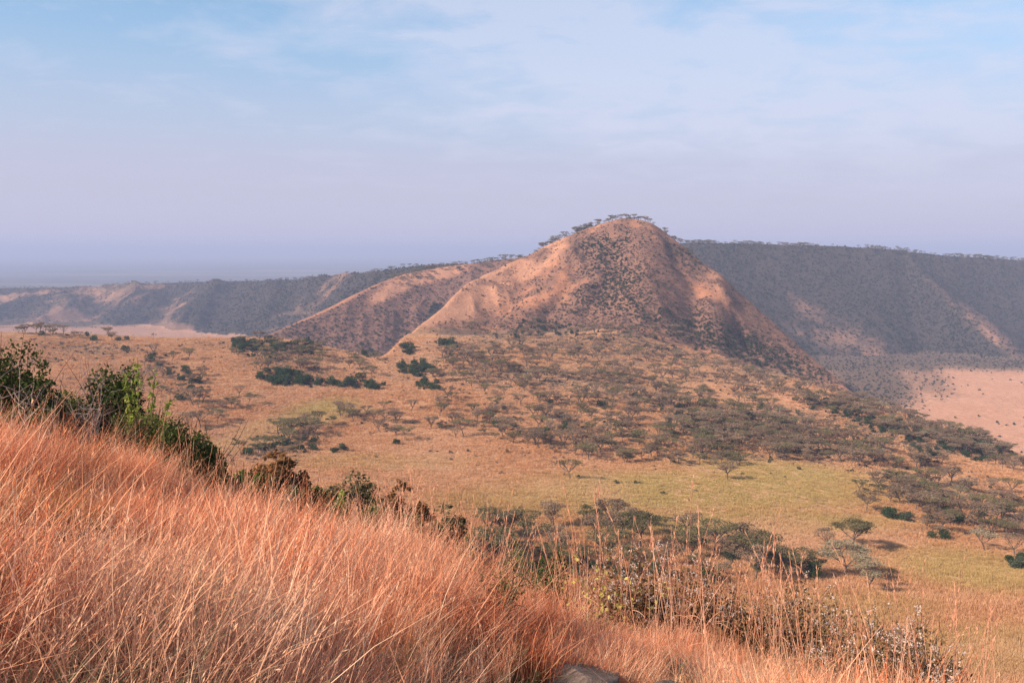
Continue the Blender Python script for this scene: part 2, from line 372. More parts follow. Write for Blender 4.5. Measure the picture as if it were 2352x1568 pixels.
M_shrub = mat_leaf('shrub_leaf_near', [(0.02, 0.032, 0.012), (0.05, 0.07, 0.02), (0.11, 0.13, 0.035), (0.22, 0.22, 0.07)], 0.3, psc=2.5)
M_shoot = mat_leaf('young_shoot_leaf', [(0.10, 0.16, 0.03), (0.22, 0.27, 0.05), (0.36, 0.36, 0.09)], 0.4, psc=3)
M_rust = mat_leaf('rusty_dead_leaf', [(0.12, 0.035, 0.02), (0.24, 0.08, 0.04), (0.36, 0.15, 0.08)], 0.3, psc=3)
M_dry = mat_leaf('dry_shrub_leaf', [(0.06, 0.05, 0.02), (0.16, 0.10, 0.045), (0.30, 0.17, 0.085), (0.30, 0.26, 0.10)], 0.3, psc=3)
M_yellow = mat_leaf('yellow_leaf', [(0.35, 0.30, 0.06), (0.55, 0.45, 0.10), (0.70, 0.58, 0.2)], 0.4, psc=3)
M_seed = mat_leaf('pale_seed_head', [(0.45, 0.30, 0.24), (0.62, 0.46, 0.38), (0.78, 0.64, 0.55)], 0.3, psc=3)
M_thorn = mat_leaf('thorn_leaf', [(0.06, 0.07, 0.02), (0.13, 0.13, 0.035), (0.22, 0.21, 0.07)], 0.35, psc=3)

def mat_grass(name, cols, gcol, pale=None):
    m, nt = newmat(name); g = N(nt, 'ShaderNodeNewGeometry'); oi = N(nt, 'ShaderNodeObjectInfo'); P = g.outputs['Position']
    n1 = contrast(nt, noise(nt, P, 0.8, 4), 0.35, 0.65); n2 = contrast(nt, noise(nt, P, 1.3, 3), 0.3, 0.7)
    v = mth(nt, 'ADD', mth(nt, 'MULTIPLY', g.outputs['Random Per Island'], 0.45), mth(nt, 'ADD', mth(nt, 'MULTIPLY', n1, 0.32), mth(nt, 'MULTIPLY', oi.outputs['Random'], 0.32)))
    c = ramp(nt, v, [(i / (len(cols) - 1), col) for i, col in enumerate(cols)])
    for nm, col in (('green', gcol), ('pale', pale)):
        if col is None: continue
        a = N(nt, 'ShaderNodeAttribute', attribute_name=nm); a.attribute_type = 'INSTANCER'
        c = mixc(nt, mth(nt, 'MULTIPLY', a.outputs['Fac'], mth(nt, 'ADD', mth(nt, 'MULTIPLY', n2, 0.6), 0.45), clamp=True), c, col)
    d = N(nt, 'ShaderNodeBsdfDiffuse'); t = N(nt, 'ShaderNodeBsdfTranslucent'); nt.links.new(c, d.inputs[0]); nt.links.new(c, t.inputs[0])
    mx = N(nt, 'ShaderNodeMixShader', inp={0: 0.30}); nt.links.new(d.outputs[0], mx.inputs[1]); nt.links.new(t.outputs[0], mx.inputs[2])
    out(nt, mx.outputs[0]); return m
M_grass = mat_grass('red_grass_blade', [(0.10, 0.03, 0.016), (0.40, 0.09, 0.038), (0.72, 0.22, 0.10), (0.88, 0.46, 0.27), (0.97, 0.74, 0.54)], (0.30, 0.27, 0.075), (0.86, 0.52, 0.33))
M_under = mat_grass('green_under_blade', [(0.16, 0.13, 0.045), (0.30, 0.26, 0.10), (0.50, 0.44, 0.24)], (0.16, 0.22, 0.04), (0.36, 0.33, 0.2))
M_vgrass = mat_grass('valley_grass_blade', [(0.30, 0.13, 0.06), (0.56, 0.28, 0.13), (0.82, 0.48, 0.28)], (0.46, 0.35, 0.12), (0.7, 0.42, 0.25))
M_stem = mat_grass('straw_stem', [(0.45, 0.17, 0.09), (0.68, 0.32, 0.19), (0.84, 0.50, 0.34)], None)

def mat_rock(name, a, b):
    m, nt = newmat(name); g = N(nt, 'ShaderNodeNewGeometry')
    nz = contrast(nt, noise(nt, g.outputs['Position'], 5.0, 8, 0.7), 0.3, 0.7)
    c = mixc(nt, nz, a, b); d = N(nt, 'ShaderNodeBsdfDiffuse'); nt.links.new(c, d.inputs[0])
    bu = N(nt, 'ShaderNodeBump', inp={'Strength': 0.7, 'Distance': 0.05}); nt.links.new(nz, bu.inputs['Height']); nt.links.new(bu.outputs[0], d.inputs['Normal'])
    out(nt, d.outputs[0]); return m
M_rock = mat_rock('grey_rock', (0.10, 0.065, 0.05), (0.30, 0.21, 0.17))
M_rockd = mat_rock('dark_rock', (0.02, 0.014, 0.013), (0.07, 0.05, 0.045))

# ------------------------------------------------------------------ painted ground cover (what grows where), per vertex
DX, DY = unsight(GX, GY, GZ)
def ell(cx, cy, rx, ry, rot=0, X=None, Y=None, soft_=0.5):
    X = DX if X is None else X; Y = DY if Y is None else Y
    a, b = (X - cx), (Y - cy); c, s = math.cos(R(rot)), math.sin(R(rot)); p = (a * c + b * s) / rx; q = (-a * s + b * c) / ry
    return 1 - sstep(1 - soft_, 1 + soft_, np.sqrt(p * p + q * q))
def blobs(L, X=None, Y=None):
    t = 0
    for e in L: t = np.maximum(t, ell(*e[:5], X=X, Y=Y) * (e[5] if len(e) > 5 else 1))
    return t
GREEN = [(1620, 1130, 430, 50, 0), (1780, 1085, 220, 28, 5), (1300, 1150, 300, 35, 0, .6), (2230, 1310, 190, 45, 8, .8), (1700, 1200, 350, 30, 0, .9), (740, 945, 90, 28, -8), (640, 975, 110, 22, -15, .8), (560, 1020, 110, 18, -5, .7), (860, 1060, 220, 18, 0, .35), (2260, 1500, 200, 60, 0, .6), (1950, 1400, 200, 40, 0, .4)]
HGREEN = [(1425, 580, 45, 50, 0), (1420, 660, 60, 55, 0), (1320, 695, 45, 25, 0, .6), (1260, 758, 70, 16, 0, .7), (1500, 740, 90, 20, 25, .6), (1720, 800, 190, 32, 22), (1600, 590, 45, 20, 30)]
# scrub density over the land
def scrubf(X, Y, dom, x, y):
    s = np.zeros_like(X)
    nb = fbm(x, y, 55, 4)
    belt = blobs([(1500, 940, 520, 110, 4), (1900, 1000, 400, 60, 12), (1150, 860, 200, 50, 0, .7), (2150, 1170, 170, 70, 5, .8), (1450, 1240, 420, 45, 5), (1500, 820, 300, 30, 5, .6), (2150, 1010, 220, 45, 15, .9)], X, Y)
    left = blobs([(650, 830, 130, 55, 5), (420, 880, 60, 90, -30, .7), (650, 1010, 110, 45, -8), (870, 955, 100, 40, 0, .7), (980, 870, 80, 40, 0, .8), (230, 785, 250, 28, 5, .9), (200, 860, 200, 55, 0, .6), (450, 800, 110, 20, 5, .8), (420, 900, 80, 60, -20, .9)], X, Y)
    hb = blobs([(1440, 640, 130, 130, 10, .85), (1480, 740, 200, 45, 5, .85), (1300, 735, 130, 35, 0, .6), (1700, 790, 240, 60, 28, 1.0), (1560, 640, 90, 90, 30, .5), (1350, 790, 350, 30, 0, .9), (1750, 720, 120, 35, 40, .8)], X, Y)
    hc = blobs([(1080, 680, 150, 50, -38, 1), (1650, 650, 90, 28, 50, .9), (1230, 600, 90, 25, -35, .9), (1480, 560, 50, 40, 0, .5)], X, Y)
    nf = fbm(x + 900, y, 16, 3)
    foot = blobs([(1300, 760, 270, 34, 2, 1), (1560, 790, 260, 30, 8, 1), (1130, 795, 110, 22, 0, .7), (1600, 815, 250, 24, 8, .8), (1800, 870, 200, 22, 18, .8)], X, Y)
    v0 = np.clip(np.maximum(belt, left) * (0.40 + 0.4 * nb) + 0.10 * (nb > 0.1) + foot * (.55 + .5 * nb + .3 * nf), 0, 1)
    s = np.where(dom == 0, v0, s)
    hgb = blobs(HGREEN, X + 34 * nb + 22 * nf, Y + 12 * nf)
    s = np.where(dom == 1, np.clip(.22 * hgb + np.maximum(hb * 0.74 + 0.26 - hc * 0.22 + 0.30 * nb + 0.42 * nf, v0), 0, 1), s)
    sp_b = blobs([(980, 630, 95, 20, -12), (900, 665, 70, 20, -28, .9), (760, 700, 120, 9, -25)], X, Y)
    s = np.where(dom == 2, np.clip(0.85 - sp_b + 0.15 * nb, 0, 1), s)
    s = np.where(dom == 3, np.clip(0.78 + 0.95 * fbm(x, y, 170, 4) + .2 * nf + 0.3 * sstep(300, 700, X) * 1 - 0.5 * sstep(735, 750, Y), 0, 1), s)
    wb = blobs([(2150, 660, 130, 11, 50), (2320, 790, 130, 22, 38, .8), (2020, 800, 150, 22, 14, .6), (1880, 720, 100, 18, 30, .4), (2130, 760, 60, 14, 50, .5)], X, Y)
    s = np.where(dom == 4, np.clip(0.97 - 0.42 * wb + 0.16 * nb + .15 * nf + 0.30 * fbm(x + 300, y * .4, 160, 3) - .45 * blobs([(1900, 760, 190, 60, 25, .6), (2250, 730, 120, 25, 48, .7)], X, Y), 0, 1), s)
    edge = sstep(1120, 1200, y + 0.1 * x)
    s = np.where(dom == 5, np.clip(0.012 + 0.8 * sstep(846, 826, Y + 8 * nb) * (X > 1500) + .8 * (x < 0) * sstep(1700, 1850, y + 60 * nb) + 0.6 * blobs([(2000, 875, 110, 60, 20), (2120, 870, 70, 30, 15, .6)], X, Y) + 0.5 * edge * (x > 0) + 0.1 * (fbm(x, y, 90, 3) > .55), 0, 1), s)
    return s
SCR = scrubf(DX, DY, DOM, GX, GY)
MG = np.where(DOM == 0, blobs(GREEN), 0) + np.where(DOM == 1, blobs(HGREEN, DX + 34 * fbm(GX, GY, 55, 4) + 22 * fbm(GX + 900, GY, 16, 3), DY) * .6, 0)
MG = np.where((DOM == 3), 0.5 * (fbm(GX, GY, 150, 3) > 0), MG)
MB = np.where(DOM == 1, blobs([(1080, 680, 150, 50, -38, .8), (1230, 600, 90, 25, -35, .8), (1640, 640, 70, 22, 50, .5), (960, 760, 60, 30, -40, .8)]), 0)
MB = np.where(DOM == 2, blobs([(980, 630, 95, 20, -12, .7), (900, 665, 70, 20, -28, .7)]), MB)
MB = np.where(DOM == 0, 0.6 * sstep(0.3, 0.9, fbm(GX, GY, 70, 3)) + blobs([(1780, 900, 140, 20, 15, .8), (1130, 870, 100, 20, 0, .7), (960, 800, 60, 25, 0, .5)]), MB)
MB = np.where(DOM == 3, blobs([(240, 680, 70, 14, 0, .8), (420, 690, 50, 16, 0, .8), (60, 680, 90, 10, 0, .9), (560, 700, 40, 12, 0, .5)]), MB)
MB = np.where(DOM == 6, .5 * sstep(0.2, 1.0, fbm(GX / 4, GY, 400, 4)) * (GY < 8000), MB)
MASK = np.stack([MG, SCR, MB, np.ones_like(MG)], -1)

NAMES = [('ground', M_valley), ('hill', M_hill), ('ridge', M_hill), ('far_ridge', M_wall), ('crater_wall', M_wall), ('crater_floor', M_floor), ('far_plain', M_plain)]
LABS = ['dry golden valley floor dotted with acacias below the hill', 'reddish pyramid shaped hill rising in the middle of the view', 'lower spur with pink crest and dark scrubby face left of the peak',
        'hazy blue green ridge at the left before the plain', 'long dark scrub covered crater wall at the right', 'bare pinkish crater floor at the right edge', 'flat hazy plain reaching to the horizon at the left']
nr, nc = GX.shape
q = (np.arange(nr - 1)[:, None] * nc + np.arange(nc - 1)[None]); Q = np.stack([q, q + 1, q + nc + 1, q + nc], -1)
fdom = np.maximum(DOM[:-1, :-1], DOM[1:, 1:])
AV = np.stack([GX, GY, GZ], -1).reshape(-1, 3); AM = MASK.reshape(-1, 4)
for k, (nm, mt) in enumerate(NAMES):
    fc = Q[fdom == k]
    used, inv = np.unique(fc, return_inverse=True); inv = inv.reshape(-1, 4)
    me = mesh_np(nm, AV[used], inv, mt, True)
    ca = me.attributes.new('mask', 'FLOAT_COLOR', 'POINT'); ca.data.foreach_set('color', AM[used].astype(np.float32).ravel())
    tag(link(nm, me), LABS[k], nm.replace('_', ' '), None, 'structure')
# near hillside
gx, gy = np.meshgrid(np.linspace(-95, 95, 420), np.r_[np.linspace(-12, 30, 160), np.linspace(30.5, 130, 160)])
gz = fore(gx, gy); n2_ = gx.shape[1]; q = (np.arange(gx.shape[0] - 1)[:, None] * n2_ + np.arange(n2_ - 1)[None])
me = mesh_np('hillside', np.stack([gx, gy, gz], -1).reshape(-1, 3), np.stack([q, q + 1, q + n2_ + 1, q + n2_], -1).reshape(-1, 4), M_near, True)
mk = np.zeros((gx.size, 4)); e_ = ((gy - (13.6 - 0.75 * gx)) * 0.8).ravel(); mk[:, 1] = sstep(0, 4, e_) * 0.9; mk[:, 3] = 1
ca = me.attributes.new('mask', 'FLOAT_COLOR', 'POINT'); ca.data.foreach_set('color', mk.astype(np.float32).ravel())
tag(link('hillside', me), 'steep grassy hillside falling away under the viewpoint', 'hillside', None, 'structure')

# ------------------------------------------------------------------ plants
def acacia(seed, H=6.0, Wd=8.0, nleaf=1500, ls=0.2, layers=3, tube_n=5, twigs=2):
    rg = np.random.default_rng(seed); wood, crown = Geo(), Geo(); C = []
    th = rg.uniform(0.26, 0.40) * H; lean = rg.normal(0, 0.12, 2)
    P = bend((0, 0, -0.35), (lean[0], lean[1], 1), th + 0.35, 4, rg, 0.07); tube(wood, P, np.linspace(0.055, 0.036, 5) * H * 0.6, tube_n + 1)
    fork = P[-1]; nl = rg.integers(4, 7)
    for i in range(nl):
        a = i * 2 * math.pi / nl + rg.normal(0, 0.35); rho = Wd * 0.5 * rg.uniform(0.35, 0.80)
        top = H * (0.97 - 0.22 * (rho / (Wd * .5)) ** 2 - rg.uniform(0, 0.22) * (layers > 2))
        tip = np.array([fork[0] + rho * math.cos(a), fork[1] + rho * math.sin(a), top - 0.05 * H]); mid = fork * 0.45 + tip * 0.55; mid[2] = fork[2] + (tip[2] - fork[2]) * 0.42
        t = np.linspace(0, 1, 6)[:, None]; L = (1 - t) ** 2 * fork + 2 * t * (1 - t) * mid + t * t * tip + rg.normal(0, 0.012 * H, (6, 3)) * (t > 0) * (t < 1)
        tube(wood, L, np.linspace(0.028, 0.008, 6) * H * 0.6, tube_n)
        for k in range(3 * twigs):
            s0 = L[rg.integers(2, 5)]; pr = Wd * rg.uniform(0.10, 0.20); b = a + rg.normal(0, 0.9)
            e = s0 + np.array([math.cos(b) * pr, math.sin(b) * pr, 0]); e[2] = top - rg.uniform(0.0, 0.12) * H
            m = (s0 + e) / 2; m[2] -= 0.03 * H; tube(wood, np.array([s0, m, e]), np.array([0.012, 0.008, 0.004]) * H * 0.6, 3)
            C.append((e, Wd * rg.uniform(0.09, 0.17)))
        C.append((tip, Wd * rg.uniform(0.12, 0.2)))
    C.append((np.array([fork[0], fork[1], H * 0.95]), Wd * 0.18))
    per = max(8, nleaf // len(C)); pts = []
    for c, r in C:
        rr = r * np.sqrt(rg.random(per)); a = rg.random(per) * 6.283; lump = 1 + 0.35 * np.sin(3 * a + rg.random() * 6)
        z = rg.normal(0, 0.018 * H, per) + 0.035 * H * (1 - (rr / r) ** 2)
        pts.append(np.stack([c[0] + rr * lump * np.cos(a), c[1] + rr * lump * np.sin(a), c[2] + z], 1))
    leaves(crown, np.concatenate(pts), ls, rg, flat=0.55); return wood, crown
def bush(seed, H=2.4, Wd=3.4, nleaf=700, ls=0.16, lobes=7, flat=0.2, low=0.0):
    rg = np.random.default_rng(seed); crown, wood = Geo(), Geo(); pts = []
    for i in range(lobes):
        a = rg.uniform(0, 6.28); rho = Wd * 0.32 * math.sqrt(rg.random()); c = np.array([rho * math.cos(a), rho * math.sin(a), H * rg.uniform(0.38 - low, 0.72)])
        r = np.array([Wd * rg.uniform(0.16, 0.26), Wd * rg.uniform(0.16, 0.26), H * rg.uniform(0.2, 0.3)]); n = nleaf // lobes
        d = rg.normal(size=(n, 3)); d /= np.linalg.norm(d, axis=1)[:, None]; pts.append(c + d * r * rg.uniform(0.45, 1.1, n)[:, None] ** 0.6)
        tube(wood, bend((0, 0, -0.2), c / np.linalg.norm(c) + 0.001, np.linalg.norm(c), 4, rg, 0.12), np.linspace(0.018, 0.006, 5) * H, 4)
    P = np.concatenate(pts); P[:, 2] = np.abs(P[:, 2]); leaves(crown, P, ls, rg, flat); return wood, crown
def twiggy(seed, H=2.2, Wd=2.6, n=60, r=0.02, sub=4):
    """leafless upright fan of twigs"""
    rg = np.random.default_rng(seed); g = Geo()
    for i in range(n):
        a = rg.uniform(0, 6.28); sp = rg.uniform(0.05, 0.5) * Wd / H
        P = bend((rg.normal(0, .1), rg.normal(0, .1), -0.1), (sp * math.cos(a), sp * math.sin(a), 1), H * rg.uniform(0.6, 1.05), 4, rg, 0.13); tube(g, P, np.linspace(r, r * .35, 5), 3)
        for k in range(sub):
            s = P[rg.integers(1, 5)]; tube(g, bend(s, rg.normal(0, .7, 3) + np.array([0, 0, .6]), H * rg.uniform(.15, .35), 2, rg, .25), np.array([r * .6, r * .45, r * .25]), 3)
    return g

def instancer(name, protos, pos, idx, rot, scl, extra=None):
    """one object of ground cover: a cloud of points with plant meshes on them"""
    c = bpy.data.collections.new(name + '_kinds')
    for i, me in enumerate(protos):
        o = bpy.data.objects.new('kind_%02d' % i, me); c.objects.link(o)
    me = bpy.data.meshes.new(name); me.vertices.add(len(pos)); me.vertices.foreach_set('co', np.asarray(pos, np.float32).ravel())
    def at(n, t, v, key):
        a = me.attributes.new(n, t, 'POINT'); a.data.foreach_set(key, np.asarray(v).ravel())
    at('idx', 'INT', np.asarray(idx, np.int32), 'value'); at('rot', 'FLOAT_VECTOR', np.asarray(rot, np.float32), 'vector'); at('scl', 'FLOAT_VECTOR', np.asarray(scl, np.float32), 'vector')
    for k, v in (extra or {}).items(): at(k, 'FLOAT', np.asarray(v, np.float32), 'value')
    o = link(name, me)
    ng = bpy.data.node_groups.new(name + '_scatter', 'GeometryNodeTree')
    ng.interface.new_socket('Geometry', in_out='INPUT', socket_type='NodeSocketGeometry'); ng.interface.new_socket('Geometry', in_out='OUTPUT', socket_type='NodeSocketGeometry')
    gi = ng.nodes.new('NodeGroupInput'); go = ng.nodes.new('NodeGroupOutput'); ip = ng.nodes.new('GeometryNodeInstanceOnPoints'); ci = ng.nodes.new('GeometryNodeCollectionInfo')
    ci.inputs['Collection'].default_value = c; ci.inputs['Separate Children'].default_value = True; ci.inputs['Reset Children'].default_value = True
    ip.inputs['Pick Instance'].default_value = True
    def na(n, t):
        a = ng.nodes.new('GeometryNodeInputNamedAttribute'); a.data_type = t; a.inputs[0].default_value = n; return [s for s in a.outputs if s.enabled][0]
    Lk = ng.links.new
    Lk(gi.outputs[0], ip.inputs['Points']); Lk(ci.outputs[0], ip.inputs['Instance']); Lk(na('idx', 'INT'), ip.inputs['Instance Index'])
    e2r = ng.nodes.new('FunctionNodeEulerToRotation'); Lk(na('rot', 'FLOAT_VECTOR'), e2r.inputs[0]); Lk(e2r.outputs[0], ip.inputs['Rotation'])
    Lk(na('scl', 'FLOAT_VECTOR'), ip.inputs['Scale']); Lk(ip.outputs[0], go.inputs[0])
    m = o.modifiers.new('scatter', 'NODES'); m.node_group = ng
    return o
def two(name, wood, crown, mw, ml):
    """wood and crown joined, for scattered stuff"""
    V = np.concatenate(wood.V + crown.V); Fw = np.concatenate(wood.F4); Fl = np.concatenate(crown.F4) + wood.n
    return mesh_np(name, V, np.concatenate([Fw, Fl]), midx=np.r_[np.zeros(len(Fw)), np.ones(len(Fl))], mats=[mw, ml])

# ---- acacias -----------------------------------------------------
AC = []     # (wood, crown, crown material, colour word, height)
for i, (H, Wd, m, wd) in enumerate([(6, 8.5, M_ac_olive, 'olive'), (5, 6.5, M_ac_grey, 'grey-brown'), (6.5, 9, M_ac_grey, 'grey-brown'), (4.5, 6, M_ac_olive, 'olive'), (6, 7, M_ac_grey, 'grey-brown'),
                                 (5.5, 8, M_ac_pale, 'pale'), (5.2, 7.5, M_ac_olive, 'olive'), (4.2, 5.5, M_ac_grey, 'grey-brown')]):
    w, c = acacia(100 + i, H, Wd, 1200, 0.165, 3 if i % 2 else 2)
    AC.append((w.mesh('trunk', M_bark), c.mesh('crown', m), wd, H, two('acacia', w, c, M_bark, m)))

def sample_region(L, n, seed, minY=None):
    """points spread evenly over sight lines through the given patches: (Dx, Dy, rx, ry, rot, weight)"""
    rg = np.random.default_rng(seed); w = np.array([e[2] * e[3] * (e[5] if len(e) > 5 else 1) for e in L]); w = w / w.sum(); k = rg.choice(len(L), n, p=w)
    E = np.array([e[:5] for e in L], float)[k]; r = np.sqrt(rg.random(n)); a = rg.random(n) * 6.283; p, q = r * np.cos(a) * E[:, 2], r * np.sin(a) * E[:, 3]; t = np.radians(E[:, 4])
    return E[:, 0] + p * np.cos(t) - q * np.sin(t), E[:, 1] + p * np.sin(t) + q * np.cos(t)
# regions of the acacia woodland: key -> (phrase for labels, patches, count)
REG = {
 'belt': ("the woodland belt", [(1500, 990, 420, 80, 3, 1.2), (1850, 1020, 330, 40, 8, 1), (1480, 900, 430, 45, 3, .8)], 520),
 'upper': ("the rise under the hill", [(1350, 768, 300, 22, 3, 1.3), (1400, 840, 400, 40, 3), (1750, 880, 260, 30, 12), (1120, 850, 150, 45, 0)], 380),
 'rimwood': ("the crater brink", [(2080, 980, 160, 30, 20), (2250, 1035, 120, 26, 20), (1950, 950, 120, 20, 15)], 190),
 'right': ("the right-hand thicket", [(2200, 1150, 150, 45, 5), (2090, 1135, 80, 35, 10), (2240, 1215, 120, 25, 0)], 85),
 'near': ("the lower grove", [(1480, 1240, 250, 35, 6), (1230, 1250, 130, 25, 3), (1700, 1300, 150, 30, 8), (1480, 1190, 60, 8, 0), (1350, 1300, 300, 20, 4, 1.2), (1090, 1260, 110, 35, 0, 1.3), (1780, 1310, 100, 22, 5)], 78),
 'left': ("the thicket beside the leafy shrubs", [(640, 1020, 90, 30, -8), (720, 990, 60, 25, 0)], 26),
 'leftmid': ("the gap beside the belt", [(870, 960, 90, 28, 0), (950, 980, 100, 40, 0), (1060, 960, 90, 60, 0)], 40),
 'leftscrub': ("the far left slope", [(420, 880, 60, 80, -30), (380, 840, 80, 25, 10), (480, 960, 60, 40, 0), (520, 920, 40, 25, 0)], 34),
 'clump': ("the clump left of the gully", [(650, 820, 120, 40, 5), (830, 840, 50, 30, 0)], 64),
 'brink': ("the plateau brink at left", [(90, 766, 60, 5, 3), (230, 775, 60, 6, 0), (360, 770, 80, 4, 0), (540, 766, 70, 5, 0)], 34),
}
allp = []
for s, (key, (ph, L, n)) in enumerate(REG.items()):
    dx, dy = sample_region(L, n, 40 + s); x, y = hit(dx, dy); ok = np.isfinite(y) & (y > 100) & (y < 1000)
    for a, b in zip(x[ok], y[ok]): allp.append((a, b, key))
rg = np.random.default_rng(5)
# hand-placed trees that stand out: (Dx, Dy of the foot, kind, height, label)
SOLO = [(1672, 1101, 1, 5.5, 'small lone acacia with dark bare stem standing in the green-gold clearing'),
        (1309, 1100, 0, 6.0, 'dark flat-topped acacia standing clear of the woodland with its shadow to the right'),
        (1965, 1262, 0, 8.2, 'large round-topped olive acacia in the open grass with a long dark shadow'),
        (1893, 1262, 4, 5.2, 'smaller thin acacia pressed against the left side of the large olive one'),
        (1935, 1322, 5, 7.6, 'tall acacia with pale sunlit top standing in front of the large olive one'),
        (1990, 1354, 5, 5.6, 'small pale umbrella acacia alone on the grass with an oval shadow beside it'),
        (2262, 1262, 5, 5.6, 'pale-topped acacia beside a dark bush at the right thicket\'s lower edge'),
        (2330, 1275, 2, 5.2, 'grey-brown acacia at the right edge of the view'),
        (1990, 1175, 1, 6.0, 'slim grey acacia at the left end of the right-hand thicket'),
        (1975, 1130, 3, 4.6, 'small dark acacia standing just above the slim grey one right of the clearing'),
        (570, 925, 3, 4.6, 'small umbrella acacia alone on the golden slope above the left thicket'),
        (1010, 955, 0, 5.6, 'flat-topped acacia with a forked trunk right of the gully mouth'),
        (1380, 1250, 2, 7.0, 'broad brown acacia on the upper edge of the near grove'),
        (1470, 1255, 0, 8.0, 'widest dark acacia at the top of the near grove'),
        (1225, 1262, 6, 6.0, 'olive acacia at the left end of the near grove'),
        (930, 1010, 6, 5.2, 'olive acacia above a small dark bush left of the woodland belt')]
placed = []
for Dx_, Dy_, k, H, lab in SOLO:
    x, y = hit([Dx_], [Dy_]); placed.append((x[0], y[0], k, H / AC[k][3], 'solo', lab))
for a, b, key in allp:
    if any(abs(a - p[0]) < 4.5 and abs(b - p[1]) < 5 for p in placed[:len(SOLO)]): continue
    k = int(rg.choice([0, 1, 2, 3, 4, 6, 7, 5], p=[.12, .2, .17, .13, .16, .08, .115, .025])) if key not in ('clump', 'left', 'near') else int(rg.choice([0, 1, 3, 6, 4], p=[.25, .2, .2, .2, .15]))
    placed.append((a, b, k, rg.uniform(0.55, 1.15) * (1.05 if key == 'near' else 1), key, None))
placed = [p for p in placed if visible(np.array(p[0]), np.array(p[1]), 5)]
placed.sort(key=lambda p: (p[4] != 'solo', -AC[p[2]][3] * p[3] / p[1]))
indiv, rest = placed[:300], placed[300:]
roots = []
for x, y, k, s, key, lab in indiv:
    z = float(ground(x, y)) - 0.05
    w, c, word, H, _ = AC[k]
    o = thing('acacia_tree', lab or 'x', 'acacia tree', (x, y, z), rg.uniform(0, 6.28), 'umbrella acacias on the valley floor', s); o.scale = (s * rg.uniform(.9, 1.15), s * rg.uniform(.9, 1.15), s)
    if lab and H * s > 7: SW, SC_ = acacia(900 + int(x), H, H * 1.35, 5200, .12, 3, 6, 3); w, c = SW.mesh('trunk', M_bark), SC_.mesh('crown', M_ac_olive if k != 5 else M_ac_pale)
    link('trunk', w, o); link('crown', c, o)
    dx, dy = unsight(x, y, z); roots.append((o, key, word, float(dx), float(dy), H * s))
grp = {}
for t in roots:
    if t[1] != 'solo': grp.setdefault((t[1], t[2]), []).append(t)
SIZE = lambda h: 'low' if h < 4.2 else ('tall' if h > 5.4 else 'middling')
ORD = ['', 'second ', 'third ', 'fourth ', 'fifth ', 'sixth ', 'seventh ', 'eighth ', 'ninth ', 'tenth ', 'eleventh ', 'twelfth ']
def name_all(S, what, whats, where):
    """S: [(object, Dx, Dy)] of look-alikes; every one gets a label that says which"""
    if len(S) > 7:
        S = sorted(S, key=lambda t: t[2]); h = len(S) // 2; halves = [('rear', S[:h]), ('front', S[h:])]
    else: halves = [('', S)]
    out_ = []
    for hn, Hf in halves:
        Hf = sorted(Hf, key=lambda t: t[1]); k = max(1, math.ceil(len(Hf) / 8)); nm = {1: [''], 2: ['-left', '-right']}.get(k, ['-left', '-middle', '-right'])
        k = len(nm); c = [Hf[i * len(Hf) // k:(i + 1) * len(Hf) // k] for i in range(k)]
        out_ += [(hn + nm[i], c[i]) for i in range(k)]
    for nm, Q in out_:
        pl = (nm.strip('-') + ' of ') if nm else ''; m = len(Q)
        for i, t in enumerate(Q):
            j = m - 1 - i
            if m == 1: lab = what
            elif i <= j: lab = (ORD[i] + 'from left of ' if i else 'leftmost of ') + whats
            else: lab = (ORD[j] + 'from right of ' if j else 'rightmost of ') + whats
            t[0]['label'] = '%s, %s%s' % (lab, pl, where); t[0]['group'] = '%s, %s' % (whats, where)
for (key, word), T in grp.items():
    sub = {}
    for t in T: sub.setdefault(SIZE(t[5]), []).append((t[0], t[3], t[4]))
    for sz, S in sub.items(): name_all(S, '%s %s acacia' % (sz, word), '%s %s acacias' % (sz, word), REG[key][0])

# trees along the skylines and crests
def crest_pts(c, D0, D1, n, jit, seed, off=0):
    rg = np.random.default_rng(seed); d = rg.uniform(D0, D1, n); u, _ = sight(d, 600); dep, _z = c(u); y = dep + rg.normal(off, jit, n); return np.stack([u * y, y], 1)
cp = [crest_pts(wall_c, 1560, 2420, 900, 14, 1, 4), crest_pts(spur_c, 900, 1230, 260, 20, 2, 6), crest_pts(hill_c, 1320, 1500, 46, 6, 3, 2), crest_pts(hill_c, 1180, 1360, 60, 6, 4, 4),
      crest_pts(far_c, 640, 960, 90, 30, 5), crest_pts(far_c, -200, 960, 500, 80, 6, 10), crest_pts(hill_c, 1500, 1600, 16, 5, 7, 2)]
cp = np.concatenate(cp); cp = cp[(fbm(cp[:, 0], cp[:, 1] * .2, 45, 3) + rng.normal(0, .25, len(cp))) > -.25]
xs = np.r_[[p[0] for p in rest], cp[:, 0]]; ys = np.r_[[p[1] for p in rest], cp[:, 1]]; ks = np.r_[[p[2] for p in rest], rg.choice([0, 3, 6, 1], len(cp))]; ss = np.r_[[p[3] for p in rest], rg.uniform(.45, 1.25, len(cp))]
n = len(xs); zs = ground(xs, ys) - np.r_[np.full(len(rest), .1), np.full(len(cp), .35)]
tag(instancer('acacia_woodland', [a[4] for a in AC], np.stack([xs, ys, zs], 1), ks, np.stack([0 * xs, 0 * xs, rg.uniform(0, 6.28, n)], 1), np.stack([ss] * 3, 1)),
    'distant small umbrella acacias over the slopes and along the skyline', 'woodland', None, 'stuff')

